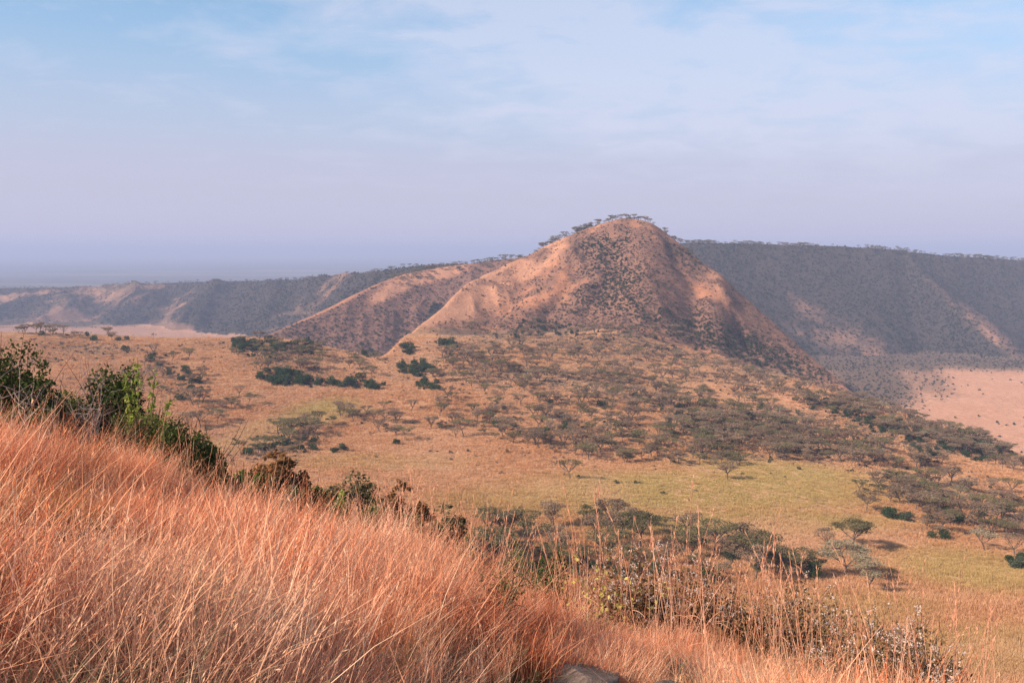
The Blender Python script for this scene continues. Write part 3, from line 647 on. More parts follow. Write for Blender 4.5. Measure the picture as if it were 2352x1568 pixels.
# ---- bushes ------------------------------------------------------
BU = []
for i, (H, Wd, m) in enumerate([(2.6, 4.2, M_green), (2.2, 3.4, M_green), (3.2, 4.6, M_green), (2.4, 3.6, M_bluegreen), (1.8, 2.8, M_bluegreen)]):
    w, c = bush(200 + i, H, Wd, 1100, 0.15, 8, low=.15); BU.append((w.mesh('stem', M_bark), c.mesh('foliage', m), H, two('bush', w, c, M_bark, m)))
BR = {
 'clump': ("the clump left of the gully", [(650, 870, 60, 16, 5, 1.2), (610, 800, 60, 22, 0), (700, 800, 40, 16, 0), (720, 882, 60, 8, 3), (830, 885, 60, 9, 0), (840, 805, 30, 14, 20), (560, 790, 30, 12, 0)], 190),
 'gully': ("the gully's right bank", [(955, 850, 45, 18, 5), (985, 885, 35, 12, 0), (1015, 792, 40, 12, 0), (1040, 895, 30, 7, 0), (930, 805, 20, 12, 0)], 70),
 'rimwood': ("the crater brink", [(1900, 935, 90, 14, 8), (2050, 985, 120, 22, 18), (2280, 1020, 60, 24, 20, 1.3), (2180, 1040, 100, 14, 8)], 150),
 'belt': ("the woodland belt", [(1400, 960, 330, 60, 0), (1750, 980, 300, 40, 5), (2050, 1055, 170, 10, 4, 2)], 60),
 'near': ("the lower grove", [(1350, 1320, 320, 18, 3, 2), (1080, 1270, 110, 30, 0, 1.8), (1750, 1320, 120, 16, 5, 1.2), (1200, 1265, 110, 14, 5), (1300, 1225, 60, 8, 0), (1420, 1240, 40, 7, 0), (1650, 1290, 60, 10, 0)], 45),
 'right': ("the right-hand thicket", [(2160, 1240, 40, 7, 0), (2080, 1190, 60, 8, 0), (2335, 1292, 20, 14, 0, 3), (2250, 1190, 100, 14, 0)], 22),
 'left': ("the far left slope", [(400, 850, 70, 20, 30), (440, 900, 40, 30, 0), (120, 768, 50, 5, 3), (250, 778, 70, 6, 3), (330, 812, 60, 8, 10)], 40),
 'foot': ("the foot of the hill", [(1255, 752, 75, 18, 5, 1.5), (1190, 770, 60, 10, 0), (1330, 765, 50, 14, 0), (1500, 790, 120, 14, 6, .6)], 70),
 'thick': ("the thicket beside the leafy shrubs", [(600, 1035, 50, 10, -5), (690, 1020, 60, 20, 0), (760, 1035, 40, 10, 0), (920, 1020, 40, 5, 0)], 22),
}
rg = np.random.default_rng(9); bl = []
for s, (key, (ph, L, n)) in enumerate(BR.items()):
    dx, dy = sample_region(L, n, 80 + s); x, y = hit(dx, dy)
    for a, b in zip(x, y):
        if np.isfinite(b) and b > 100: bl.append((a, b, int(rg.choice([0, 1, 2, 3, 4], p=[.26, .2, .2, .2, .14])), rg.uniform(.55, 1.3) * (1.2 if key in ('clump', 'gully') else 1), key))
bl.sort(key=lambda p: -BU[p[2]][2] * p[3] / p[1]); gr = {}
for x, y, k, s, key in bl[:300]:
    w, c, H, _ = BU[k]; z = float(ground(x, y)) - .05
    word = 'dark green' if k < 3 else 'dull grey-green'
    o = thing('bush', 'x', 'bush', (x, y, z), rg.uniform(0, 6.28), None, s); link('stem', w, o); link('foliage', c, o)
    gr.setdefault((key, word, 'large' if H * s > 2.5 else 'small'), []).append((o, *[float(v) for v in unsight(x, y, z)]))
for (key, word, sz), S in gr.items(): name_all(S, '%s %s bush' % (sz, word), '%s %s bushes' % (sz, word), BR[key][0])
brest = bl[300:]

# ---- scrub over slopes and valley ---------------------------------
M_fgreen = mat_leaf('scrub_leaf_far_green', [(0.018, 0.03, 0.018), (0.032, 0.048, 0.028), (0.052, 0.07, 0.036)])
SK = []
for i in range(2):
    w, c = bush(300 + i, 2.0, 3.0, 170, 0.24, 6, low=.2); SK.append(two('scrub', w, c, M_bark, M_fgreen))
for i in range(2):
    w, c = bush(310 + i, 1.9, 2.8, 170, 0.24, 6, low=.2); SK.append(two('scrub', w, c, M_bark, M_bluegreen))
for i in range(3): SK.append(twiggy(320 + i, 2.0, 2.8, 16, 0.035, 4).mesh('scrub', M_brown))
for i in range(2):
    w, c = bush(330 + i, 1.6, 2.6, 150, 0.20, 6, low=.2); SK.append(two('scrub', w, c, M_bark, M_brown))
rg = np.random.default_rng(12)
def on_sight(ddx, ddy):
    u, r = sight(ddx, ddy); ii = np.clip(np.round((u - UG[0]) / (UG[1] - UG[0])).astype(int), 0, nc - 1); yv = np.full(len(u), np.nan)
    for c in np.unique(ii):
        m = ii == c; j = np.searchsorted(_cm[:, c], r[m]); j2 = np.clip(j, 1, nr - 1); v = YG[j2 - 1] + rg.random(m.sum()) * (YG[j2] - YG[j2 - 1]); v[(j < 1) | (j >= nr)] = np.nan; yv[m] = v
    return u * yv, yv
NS = 210000
xv, yv = on_sight(rg.uniform(-200, 2550, NS), rg.uniform(490, 1150, NS))
ok = np.isfinite(yv) & (yv > 110) & (yv < 2300); xv, yv = xv[ok], yv[ok]; zv = ground(xv, yv)
jx = np.clip(np.searchsorted(YG, yv) - 1, 0, nr - 1); ix = np.clip(np.round((xv / yv - UG[0]) / (UG[1] - UG[0])).astype(int), 0, nc - 1)
dom = DOM[jx, ix]; dx, dy = unsight(xv, yv, zv); sc = scrubf(dx, dy, dom, xv, yv)
keep = rg.random(len(xv)) < np.clip(sc, 0, 1) * np.where(dom == 0, np.where(yv < 250, .03, np.where(dy < 810, .34, .20)), np.where(dom == 1, .75, np.where(dom == 5, .55, .6)))
xv, yv, zv, dom, dx, dy = [a[keep] for a in (xv, yv, zv, dom, dx, dy)]
hg = np.where(dom == 1, blobs(HGREEN, dx + 34 * fbm(xv, yv, 55, 4) + 22 * fbm(xv + 900, yv, 16, 3), dy + 12 * fbm(xv + 900, yv, 16, 3)), 0); gp = np.select([dom == 0, dom == 1, dom == 2, dom == 3, dom == 4], [0.25 + 0 * hg, 0.12 + .60 * hg, 0.25, 0.88, 0.85], 0.7)
isg = rg.random(len(xv)) < gp; kk = np.where(isg, rg.integers(0, 4, len(xv)), rg.integers(4, 9, len(xv)))
kk = np.where(isg & (dom >= 3) & (rg.random(len(xv)) < .8), rg.integers(0, 2, len(xv)), kk)
sz = rg.uniform(.5, 1.25, len(xv)) * (1 + .25 * hg) * np.select([dom == 0, dom == 1, dom == 2, dom == 3, dom == 4], [0.55, 0.72, 0.95, 1.5, 1.25], 1.0)
if brest:
    xv = np.r_[xv, [p[0] for p in brest]]; yv = np.r_[yv, [p[1] for p in brest]]; kk = np.r_[kk, [p[2] % 4 for p in brest]]; sz = np.r_[sz, [p[3] * 1.2 for p in brest]]; zv = ground(xv, yv)
n = len(xv); print('scrub', n)
tag(instancer('scrub', SK, np.stack([xv, yv, zv - .1], 1), kk, np.stack([0 * xv, 0 * xv, rg.uniform(0, 6.28, n)], 1), np.stack([sz, sz, sz * rg.uniform(.8, 1.2, n)], 1)),
    'countless brown and green scrub bushes covering the hill slopes and crater wall', 'scrub', None, 'stuff')

# ---- plants on the near hillside ------------------------------------
def spot(Dx, top, y):
    """foot point on the hillside under a sight line, and the height that reaches the given line of sight"""
    u, r = sight(Dx, top - 8); x = float(u * y); z = float(fore(np.array(x), np.array(float(y)))); return np.array([x, y, z]), float(r * y) - z
def wide(wD, y): return wD * K / F * y
def near_shrub(name, lab, seed, Dx, top, wD, y, mleaf, nleaf=6000, ls=.035, cat='shrub', group=None, lobes=16, red=0, bark=None):
    p, H = spot(Dx, top, y); Wd = wide(wD, y); w, c = bush(seed, H, Wd * 1.25, int(nleaf * 1.2), ls * 1.2, lobes, flat=0.1, low=.28); rg = np.random.default_rng(seed)
    for i in range(int(14 + nleaf / 500)):
        a = rg.uniform(0, 6.28); sp = rg.uniform(.1, .6) * Wd / H; tube(w, bend((0, 0, 0), (sp * math.cos(a), sp * math.sin(a), 1), H * rg.uniform(.75, 1.12), 6, rg, .16), np.linspace(.016, .003, 7), 4)
    o = thing(name, lab, cat, p - (0, 0, .05), 0, group); st = link('stem', w.mesh('stem', bark or M_dark), o); link('foliage', c.mesh('foliage', mleaf), o)
    if red:
        g = Geo(); C = rg.normal(0, 1, (red, 3)) * (Wd * .2, Wd * .15, H * .14) + (Wd * .05, -Wd * .25, H * .5); leaves(g, C, ls * 1.1, rg); link('dead_leaves', g.mesh('dead_leaves', M_rust), o)
    return o
GL = 'leafy shrubs at the left edge of the hillside'
near_shrub('leafy_shrub', 'tall green leafy shrub cut off by the left edge of the view', 601, 5, 772, 215, 17.5, M_shrub, 9000, group=GL)
near_shrub('leafy_shrub', 'low brownish green shrub filling the gap behind the bare twigs', 602, 125, 880, 130, 20, M_shrub, 4500, group=GL)
near_shrub('leafy_shrub', 'rounded green shrub with grey twigs in the middle of the left thicket', 603, 228, 832, 160, 18.6, M_shrub, 8000, group=GL)
near_shrub('leafy_shrub', 'dark shrub with rusty dead leaves beneath the upright bright shoots', 604, 320, 915, 150, 17.8, M_shrub, 8000, group=GL, red=700)
near_shrub('leafy_shrub', 'glossy dark green shrub at the right end of the left thicket', 605, 430, 948, 135, 17.6, M_shrub, 8000, group=GL)
near_shrub('leafy_shrub', 'small dark shrub between the rusty one and the one at the right end', 606, 372, 960, 130, 17.0, M_shrub, 5000, group=GL)
near_shrub('leafy_shrub', 'low dark shrub behind the orange grass tuft at far left', 607, 60, 930, 130, 16.5, M_shrub, 5000, group=GL)
near_shrub('leafy_shrub', 'broad dark shrub behind the upright bright shoots', 608, 300, 905, 200, 20.5, M_shrub, 8000, group=GL)
near_shrub('leafy_shrub', 'low dark shrub closing the gap between the left edge and the twiggy shrub', 609, 170, 935, 170, 18.0, M_shrub, 6000, group=GL)
# upright bright shoots
p, H = spot(322, 838, 17.3); rg = np.random.default_rng(11); o = thing('leafy_sapling', 'upright sapling with bright yellow-green shoots above the dark shrubs', 'sapling', p); w, c = Geo(), Geo()
for i, (dxx, hh) in enumerate([(-.22, 1.0), (.0, .93), (.25, .90), (.36, .78), (-.05, .8)]):
    P = bend((0, 0, 0), (dxx * .7, rg.normal(0, .1), 1), H * hh * 1.02, 8, rg, .05); tube(w, P, np.linspace(.014, .004, 9), 4)
    for t in rg.uniform(4.2, 8, 75): j = min(int(t), 7); leaves(c, (P[j] + (P[j + 1] - P[j]) * (t - j) + rg.normal(0, .045, 3))[None], .055, rg)
link('stem', w.mesh('stem', M_bark), o); link('foliage', c.mesh('foliage', M_shoot), o)
# bare twiggy bushes
def bare(name, lab, seed, Dx, top, wD, y, m, n=26, r=.011, cat='bare shrub', group=None, sub=8):
    p, H = spot(Dx, top, y); g = twiggy(seed, H, wide(wD, y) * 1.2, n, r, sub); o = link(name, g.mesh(name, m), None, p); return tag(o, lab, cat, group)
GB = 'leafless shrubs in front of the leafy ones'
bare('bare_shrub', 'grey leafless twiggy shrub standing before the middle green shrub', 611, 185, 862, 170, 16.6, M_pale, 13, .009, group=GB)
bare('bare_shrub', 'purplish brown leafless shrub leaning left over the grass', 612, 140, 915, 190, 15.8, M_dark, 34, .009, group=GB)
bare('bare_shrub', 'grey leafless branches reaching out at the left edge', 613, 20, 835, 120, 16.2, M_pale, 7, .011, group=GB)
bare('bare_shrub', 'brown leafless tangle under the rusty shrub', 614, 270, 930, 150, 16.4, M_dark, 30, .009, group=GB)
# umbrella trees whose crowns show over the brow
def brow_acacia(lab, seed, Dx, top, wD, y, m, bark=M_dark, H=None):
    p, H0 = spot(Dx, top, y); Wd = wide(wD, y); w, c = acacia(seed, H0, Wd * 1.3, 4200, .075, 3, 5, 3); o = thing('acacia_tree', lab, 'acacia tree', p, 0, 'small acacias standing just over the brow'); link('trunk', w.mesh('trunk', bark), o); link('crown', c.mesh('crown', m), o)
brow_acacia('flat acacia with rust-brown top just over the brow', 621, 628, 1050, 105, 27, M_ac_rust)
brow_acacia('layered umbrella acacia with thin pale crown over the brow beside a leafy sapling', 622, 825, 1090, 120, 31, M_ac_olive)
brow_acacia('dark ragged acacia behind the tallest grass stems', 623, 915, 1122, 85, 25, M_ac_rust)
brow_acacia('small dark acacia right of the ragged one on the brow', 624, 1012, 1166, 80, 30, M_ac_olive)
GD = 'dark bushes just over the brow'
for k, (Dx, top, wD, y, lab) in enumerate([(520, 1040, 90, 22, 'dark bush over the brow beside the left thicket'), (575, 1062, 90, 24, 'dark bush over the brow left of the rust-topped acacia'), (700, 1096, 80, 23, 'darkest rounded bush behind the pale dead branch'), (655, 1096, 80, 25, 'dark bush between the rust-topped acacia and the dead branch'),
        (780, 1112, 60, 23, 'yellow-green bush right of the pale dead branch'), (860, 1158, 90, 26, 'dark bush under the layered acacia'), (950, 1180, 90, 24, 'dark bush below the ragged acacia'), (1070, 1206, 120, 34, 'dark green bush left end of the grove, on the slope'),
        (1170, 1225, 130, 36, 'broad olive bush on the slope under the grove'), (1150, 1262, 110, 26, 'low brown-green bush at the foot of the grass stems'), (1270, 1262, 120, 30, 'rounded bush on the slope left of the yellow-leaved plant')]):
    near_shrub('bush', lab, 640 + k, Dx, top, wD, y, M_shoot if k == 4 else (M_thorn if k in (8, 9) else M_shrub), 3500, .05, 'bush', GD, 9)
# pale dead branch
p, H = spot(735, 1082, 20.5); rg = np.random.default_rng(3); g = Geo()
for d, L in [((-.35, 0, 1), 1.0), ((.3, .1, 1), .8), ((-1, 0, .55), .8), ((.05, 0, 1), .6)]: tube(g, bend((0, 0, -.2), d, (H + .2) * L, 6, rg, .25), np.linspace(.022, .006, 7), 5)
tag(link('dead_branch', g.mesh('dead_branch', M_pale), None, p), 'pale forked dead branch sticking up from the brow beside a dark bush', 'dead branch')
def rock(name, lab, loc, sz, seed, m):
    import bmesh
    rg = np.random.default_rng(seed); bm = bmesh.new(); bmesh.ops.create_icosphere(bm, subdivisions=5, radius=1)
    V = np.array([v.co[:] for v in bm.verts]); pl = rg.normal(size=(16, 3)); pl /= np.linalg.norm(pl, axis=1)[:, None]
    k = np.minimum(1, (rg.uniform(.45, .9, 16)[None] / np.maximum(V @ pl.T, 1e-3)).min(1)); V = V * k[:, None]; V *= 1 + .035 * fbm(V[:, 0] * 3 + V[:, 2] * 2, V[:, 1] * 3 - V[:, 2], 1, 4)[:, None]
    for v, c in zip(bm.verts, V): v.co = (c[0] * sz[0], c[1] * sz[1], c[2] * sz[2])
    me = bpy.data.meshes.new(name); bm.to_mesh(me); bm.free(); me.materials.append(m); o = link(name, me, None, loc); o.rotation_euler = (0, 0, rg.uniform(0, 3)); return tag(o, lab, 'rock')
u, r = sight(1350, 1530); p = np.array([u * 6.6, 6.6, fore(np.array(u * 6.6), np.array(6.6))]); ROCK = p
rock('rock_slab', 'flat grey rock slab half buried in the grass at the bottom of the view', p + (0, .1, .03), (.6, .4, .2), 8, M_rock)
rock('rock_slab', 'smaller grey rock right of the flat slab', p + (.7, -.1, .02), (.3, .3, .16), 9, M_rock)
# seed-head shrub
def seed_shrub(lab, seed, Dx, top, wD, y, seeds=1.0, green=1.0, mb=None):
    p, H = spot(Dx, top, y); Wd = wide(wD, y); rg = np.random.default_rng(seed); w, f, sd_ = Geo(), Geo(), Geo()
    for i in range(56):
        sp = rg.uniform(-.62, .62) * Wd / H; P = bend((rg.normal(0, Wd * .14), rg.normal(0, .25), -.1), (sp, rg.normal(0, .25), 1), math.hypot(1, sp) * H * rg.uniform(.62, 1.0), 7, rg, .09); tube(w, P, np.linspace(.011, .003, 8), 4)
        for k in range(6):
            s0 = P[rg.integers(3, 8)]; q = bend(s0, (rg.normal(0, .8), rg.normal(0, .8), .7), rg.uniform(.12, .3), 4, rg, .2); tube(w, q, np.linspace(.005, .002, 5), 3)
            if rg.random() < .75 * seeds: t = rg.uniform(1.5, 4, 12); j = np.clip(t.astype(int), 0, 3); leaves(sd_, q[j] + (q[j + 1] - q[j]) * (t - j)[:, None] + rg.normal(0, .010, (12, 3)), .014, rg)
        m = int(70 * green); C = P[rg.integers(2, 7, m)] + rg.normal(0, .11, (m, 3)); leaves(f, C, .032, rg)
    o = thing('seed_head_shrub', lab, 'shrub', p, 0, 'shrubs with pale seed heads among the tall stems'); b = link('branches', w.mesh('branches', mb or M_redbark), o); link('foliage', f.mesh('foliage', M_dry), o); link('seed_heads', sd_.mesh('seed_heads', M_seed), b)
seed_shrub('red-brown shrub crowded with whitish seed heads behind the tall stems', 651, 1470, 1268, 210, 13.0, 1.3)
seed_shrub('greener seed-headed shrub right of the red-brown one', 652, 1620, 1280, 210, 13.4, 1.1, 1.2)
seed_shrub('low wide thorny shrub with whitish twigs at lower right', 653, 2020, 1405, 250, 10.6, 1.2, 1.2, M_dark)
seed_shrub('olive thorny shrub behind the pale stems right of centre', 654, 1800, 1330, 220, 13.2, .7, 1.5, M_dark)
seed_shrub('small thorny shrub at the right end of the lower right shrubs', 655, 2120, 1475, 130, 9.6, .8, 1.0, M_dark)
# yellow-leaved plant
p, H = spot(1385, 1252, 12.2); rg = np.random.default_rng(8); o = thing('yellow_leaved_plant', 'slender plant with scattered yellow-green leaves between the grass stems', 'plant', p); w, f = Geo(), Geo()
for i in range(14):
    P = bend((rg.normal(0, .15), rg.normal(0, .1), 0), (rg.normal(0, .28), rg.normal(0, .2), 1), H * rg.uniform(.55, 1), 7, rg, .08); tube(w, P, np.linspace(.007, .002, 8), 4); leaves(f, P[rg.integers(2, 8, 13)] + rg.normal(0, .04, (13, 3)), .036, rg, asp=.7)
link('stem', w.mesh('stem', M_redbark), o); link('foliage', f.mesh('foliage', M_yellow), o)
# gnarled thorn sapling
p, H = spot(1165, 1322, 8.2); rg = np.random.default_rng(14); o = thing('thorn_sapling', 'gnarled dark thorn sapling with crooked level limbs in the red grass', 'thorn tree', p); w, f = Geo(), Geo(); Wd = wide(215, 8.2)
P = bend((0, 0, -.1), (.05, 0, 1), H * .62, 5, rg, .15); tube(w, P, np.linspace(.03, .018, 6), 6)
for i, (a, sp, h0, up) in enumerate([(0, 1, .62, .55), (3.1, 1, .62, .5), (.6, .8, .62, .9), (2.5, .8, .6, .8), (0.2, .9, .35, .12), (3.3, .95, .3, .05), (5.0, .7, .5, .3), (1.5, .6, .6, .9), (2.9, .6, .62, 1.2), (.3, .6, .62, 1.3)]):
    s0 = np.array([0, 0, H * h0]) + (P[-1] * (1, 1, 0) if h0 > .5 else 0); q = bend(s0, (math.cos(a), math.sin(a) * .6, up), Wd * .52 * sp, 7, rg, .24, -.03); tube(w, q, np.linspace(.015, .004, 8), 5)
    for k in range(9):
        s1 = q[rg.integers(1, 8)]; t = bend(s1, rg.normal(0, .8, 3) + (0, 0, .35), rg.uniform(.08, .22), 3, rg, .3); tube(w, t, np.array([.005, .004, .003, .0015]), 3); leaves(f, t[rg.integers(1, 4, 14)] + rg.normal(0, .03, (14, 3)), .014, rg)
link('trunk', w.mesh('trunk', M_dark), o); link('foliage', f.mesh('foliage', M_thorn), o)

# ---- grass ---------------------------------------------------------
def clump(seed, n, H, rad, w, lean=0.25, curl=0.5, heads=0.3, spread=0.25, base=0.0, sway=(0.06, 0.0)):
    rg = np.random.default_rng(seed); m = 4
    a = rg.random(n) * 6.283; r = rad * np.sqrt(rg.random(n)); h = H * rg.uniform(.45, 1.08, n); p0 = np.stack([r * np.cos(a), r * np.sin(a), np.full(n, -0.05)], 1)
    d = np.stack([np.cos(a) * rg.uniform(0, spread, n) + rg.normal(sway[0] * lean, .12, n), np.sin(a) * rg.uniform(0, spread, n) + rg.normal(sway[1] * lean, .12, n)], 1)
    cv = rg.normal(0, 1, (n, 2)) * curl * 0.25 + np.array(sway) * curl * .5
    t = np.linspace(0, 1, m + 1)[None, :, None]; hh = h[:, None, None]
    xy = p0[:, None, :2] + d[:, None] * hh * t + cv[:, None] * hh * t ** 2.5
    z = hh * (t - 0.12 * np.linalg.norm(cv, axis=1)[:, None, None] * t ** 3) - 0.05
    C = np.concatenate([xy, z], 2)
    fa = rg.random(n) * 6.283; S = np.stack([np.cos(fa), np.sin(fa), 0 * fa], 1)[:, None]
    prof = np.array([1.0, .95, .8, .55, .08])[None, :, None] * w * rg.uniform(.6, 1.3, n)[:, None, None]
    L_, R_ = C - S * prof, C + S * prof
    V = np.stack([L_, R_], 2).reshape(n, -1, 3); k = np.arange(m); f = np.stack([2 * k, 2 * k + 1, 2 * k + 3, 2 * k + 2], 1)
    Fq = (np.arange(n)[:, None, None] * (2 * (m + 1)) + f[None]).reshape(-1, 4); g = Geo(); g.add(V.reshape(-1, 3), Fq)
    k = int(n * heads)                                    # loose heads of spikelets near the tips
    if k:
        for q in range(4):
            tt = rg.uniform(.72, 1.0, k); pos = np.stack([C[:k, 3] * (1 - (tt - .75) * 4)[:, None] + C[:k, 4] * ((tt - .75) * 4)[:, None]], 0)[0]
            dr = np.stack([d[:k, 0], d[:k, 1], np.ones(k)], 1) + rg.normal(0, .35, (k, 3)); dr /= np.linalg.norm(dr, axis=1)[:, None]; sd_ = np.cross(dr, rg.normal(size=(k, 3))); sd_ /= np.linalg.norm(sd_, axis=1)[:, None]
            l = H * 0.030 * rg.uniform(.6, 1.3, k)[:, None]; V = np.stack([pos, pos + dr * l * .5 + sd_ * w * .75, pos + dr * l, pos + dr * l * .5 - sd_ * w * .75], 1).reshape(-1, 3); g.add(V, np.arange(4 * k).reshape(k, 4))
    return g
GK = [clump(400 + i, [105, 60, 90, 45, 120, 75][i], [.62, .74, .52, .78, .42, .64][i], [.15, .26, .24, .32, .13, .20][i], .0026, 0.9, [.8, 1.0, 1.6, .9, 2.0, 1.2][i], [.3, .5, .2, .5, 0, .4][i], [.35, .25, .7, .4, .9, .3][i]).mesh('grass', M_grass) for i in range(6)]
GK += [clump(420 + i, 60, .42, .22, .0036, 0.6, 1.2, 0, .5).mesh('grass', M_under) for i in range(3)]
rg = np.random.default_rng(21)
NG = 36000
yy = rg.uniform(0.8, 46, NG * 6); xx = rg.uniform(-32, 28, NG * 6); e = (yy - (13.6 - .75 * xx)) * .8
dens = np.where(e < 3, 1.0, np.where(e < 9, .4, .08)) * (np.abs(xx) < .72 * yy + 1.2) * np.where(yy < 9, 1.0, np.clip(.75 - yy / 90, .3, 1)) * np.clip(.95 + 1.3 * fbm(xx, yy, .8, 3), .04, 1)
pk = rg.random(len(xx)) < dens; xx, yy, e = xx[pk], yy[pk], e[pk]
xx, yy, e = xx[:NG], yy[:NG], e[:NG]
# clear the sheet near the lens
ok = (np.hypot(xx, yy) > 3.6) & (np.hypot((xx - ROCK[0] - .25) / 1.25, (yy - ROCK[1] + .35)) > .75); xx, yy, e = xx[ok], yy[ok], e[ok]; zz_ = fore(xx, yy); n = len(xx); print('grass', n)
gdx, gdy = unsight(xx, yy, zz_ + .6)
pale = np.clip(blobs([(150, 1480, 420, 200, -10, .9), (500, 1560, 260, 90, 0, .6), (900, 1280, 180, 90, 0, .25), (1500, 1480, 400, 60, 0, .25), (1900, 1520, 300, 80, 0, .45)], gdx, gdy) + .3 * np.clip(fbm(xx, yy, 2.2, 2), 0, 1) + .75 * sstep(.35, .7, fbm(xx + 9, yy + 4, .7, 2)), 0, 1)
gn = np.clip(1.2 * (fbm(xx, yy, 1.6, 3) - .4), 0, .8) + .5 * blobs([(890, 1400, 60, 60, 0, .6), (150, 1450, 250, 150, 0, .2)], gdx, gdy)
hs = np.clip(.98 + .55 * fbm(xx + 50, yy, 1.5, 4), .35, 1.9)
# shorter, thinner grass round the shrubs at the brow, the sapling and before the rock
SAP, _h = spot(1165, 1322, 8.2); low = (gdx > 1280) & (e > -3.2) | ((np.abs(xx / yy - SAP[0] / SAP[1]) < .10) & (yy < SAP[1] + .3)) | ((np.abs(xx / yy - ROCK[0] / ROCK[1] - .02) < .13) & (yy < ROCK[1]))
hs = np.where(low, hs * np.where(yy < ROCK[1], .5, .75), hs)
kk = np.where(rg.random(n) < .86 - .24 * pale, rg.integers(0, 6, n), rg.integers(6, 9, n)); sz = rg.uniform(.8, 1.2, n) * hs
rot = np.stack([rg.normal(-.03, .12, n), rg.normal(.02 + .18 * pale, .14, n), rg.uniform(-1.5, 1.5, n)], 1)
tag(instancer('grass', GK, np.stack([xx, yy, zz_], 1), kk, rot, np.stack([sz * 1.05, sz * 1.05, sz], 1), {'pale': pale, 'green': gn}),
    'long red and orange dry grass covering the near hillside', 'grass', None, 'stuff')

def tallstem(seed, n, H, rad):
    rg = np.random.default_rng(seed); g = Geo()
    for i in range(n):
        a = rg.uniform(0, 6.28); p = np.array([rad * rg.random() * math.cos(a), rad * rg.random() * math.sin(a), 0]); h = H * rg.uniform(.6, 1.1)
        P = bend(p, (rg.normal(.06, .09), rg.normal(0, .09), 1), h, 8, rg, .035, 0.0); P[-4:, 0] += np.array([.01, .035, .08, .15]) * rg.uniform(-.3, 1.1)
        tube(g, P, np.linspace(.0034, .0020, 9), 3)
        # narrow seed head: overlapping spikelets along the last quarter
        m = 16; t = rg.uniform(.74, 1.0, m) * 8; j = np.clip(t.astype(int), 0, 7); c = P[j] + (P[j + 1] - P[j]) * (t - j)[:, None]
        ax = (P[-1] - P[-3]); ax /= np.linalg.norm(ax); A = ax + rg.normal(0, .17, (m, 3)); A /= np.linalg.norm(A, axis=1)[:, None]; B = np.cross(A, rg.normal(size=(m, 3))); B /= np.linalg.norm(B, axis=1)[:, None]
        l = rg.uniform(.035, .075, m)[:, None]; w = rg.uniform(.003, .0055, m)[:, None]; V = np.stack([c, c + A * l * .5 + B * w, c + A * l, c + A * l * .5 - B * w], 1).reshape(-1, 3); g.add(V, np.arange(4 * m).reshape(m, 4))
        if rg.random() < .5:                               # a hanging dry leaf
            s = P[rg.integers(3, 6)]; q = bend(s, (rg.normal(0, .6), rg.normal(0, .6), .7), .28, 4, rg, .1, -.35); tube(g, q, np.array([.002, .003, .0028, .002, .0006]), 3)
    return g
TS = [tallstem(500 + i, 3, 1.9, .3).mesh('stem', M_stem) for i in range(6)]
# where the tall stems stand: patches of (Dx, Dy of the foot, rx, ry, rot, weight)
rg = np.random.default_rng(78); pc = [(905, 40, 26), (1130, 100, 16), (1330, 120, 16), (1560, 140, 17), (1780, 130, 14), (1980, 130, 12), (2180, 90, 9), (620, 120, 12), (420, 90, 12), (130, 120, 10), (1400, 600, 20)]
dx = np.concatenate([rg.normal(c, w, n_) for c, w, n_ in pc]); u, _r = sight(dx, 1300); y = 13.6 / (1 + .75 * u) * rg.uniform(.62, 1.02, len(dx)); x = u * y; n = len(x)
sz = rg.uniform(.7, 1.12, n) * np.where((x < -2) , .85, 1)
tag(instancer('tall_grass_stems', TS, np.stack([x, y, fore(x, y)], 1), rg.integers(0, 6, n), np.stack([rg.normal(0, .05, n), rg.normal(.05, .05, n), rg.uniform(0, 6.28, n)], 1), np.stack([sz] * 3, 1)),
    'tall straw-coloured grass stems with feathery seed heads rising above the red grass', 'grass', None, 'stuff')

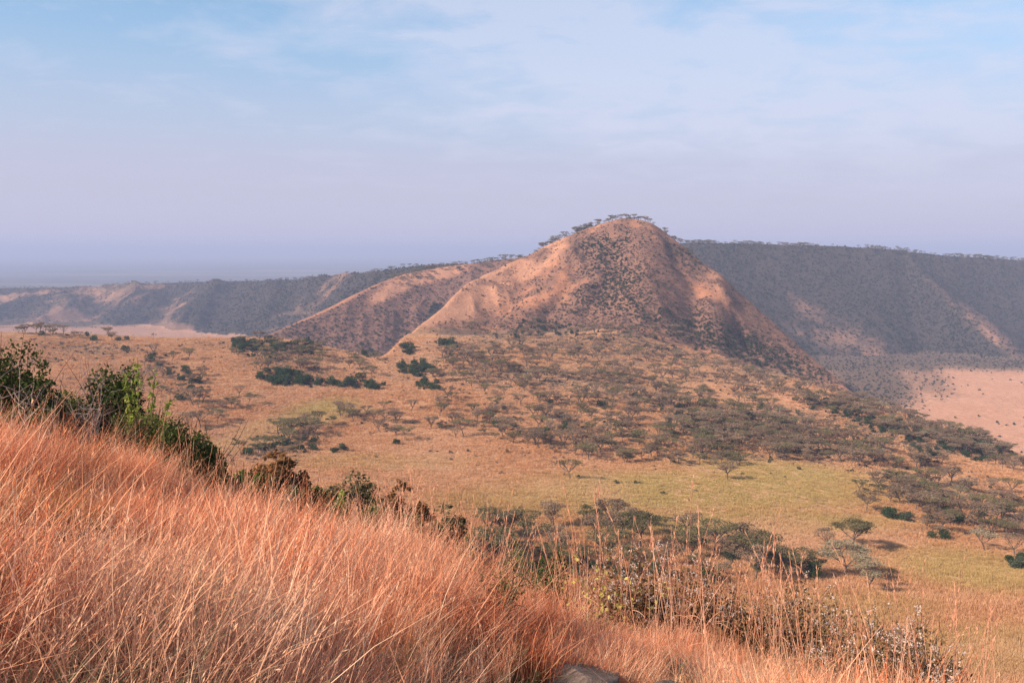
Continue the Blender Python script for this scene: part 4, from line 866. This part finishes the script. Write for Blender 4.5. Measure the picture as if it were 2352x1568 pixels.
# valley grass, tufts on the open ground
VK = [clump(440 + i, 46, .85, 1.0, .038, .3, .5, 0, .3).mesh('grass', M_vgrass) for i in range(4)]
rg = np.random.default_rng(31)
ddx = rg.uniform(-150, 2500, 95000); ddy = rg.uniform(770, 1600, 95000) 
xv, yv = on_sight(ddx, ddy)
ok = np.isfinite(yv) & (yv > 100) & (yv < 620); xv, yv = xv[ok], yv[ok]
jx = np.clip(np.searchsorted(YG, yv) - 1, 0, nr - 1); ix = np.clip(np.round((xv / yv - UG[0]) / (UG[1] - UG[0])).astype(int), 0, nc - 1)
ok = DOM[jx, ix] == 0; xv, yv, jx, ix = xv[ok], yv[ok], jx[ok], ix[ok]; zv = ground(xv, yv)
gm = np.clip(MG[jx, ix], 0, 1); n = len(xv); sz = rg.uniform(.7, 1.3, n) * np.clip(yv / 260, .75, 1.6); hgt = rg.uniform(.5, 1.0, n) * np.clip(1 + .4 * fbm(xv, yv, 12, 3), .4, 1.6)
print('vgrass', n)
tag(instancer('valley_grass', VK, np.stack([xv, yv, zv], 1), rg.integers(0, 4, n), np.stack([0 * xv, 0 * xv, rg.uniform(0, 6.28, n)], 1), np.stack([sz, sz, hgt], 1), {'green': gm, 'pale': np.clip(fbm(xv, yv, 30, 3), 0, .8)}),
    'pale golden and greenish grass tufts over the valley floor', 'grass', None, 'stuff')

# ------------------------------------------------------------------ haze
bx = [(-9000, -40), (9000, 52)]
V = [(x, y, z) for x in (-45000, 45000) for y in (-60, 70000) for z in (-200, 62)]
hz_me = mesh_np('haze', V, np.array([(0, 1, 3, 2), (4, 6, 7, 5), (0, 4, 5, 1), (2, 3, 7, 6), (0, 2, 6, 4), (1, 5, 7, 3)]))
m, nt = newmat('haze_air'); pv = N(nt, 'ShaderNodeVolumePrincipled'); pv.inputs['Color'].default_value = (0.56, 0.61, 0.84, 1); pv.inputs['Density'].default_value = 0.000205; pv.inputs['Anisotropy'].default_value = 0.0
o_ = nt.nodes.new('ShaderNodeOutputMaterial'); nt.links.new(pv.outputs[0], o_.inputs['Volume']); hz_me.materials.append(m)
tag(link('haze', hz_me), 'pale blue haze filling the air between the hill and the horizon', 'haze', None, 'stuff')
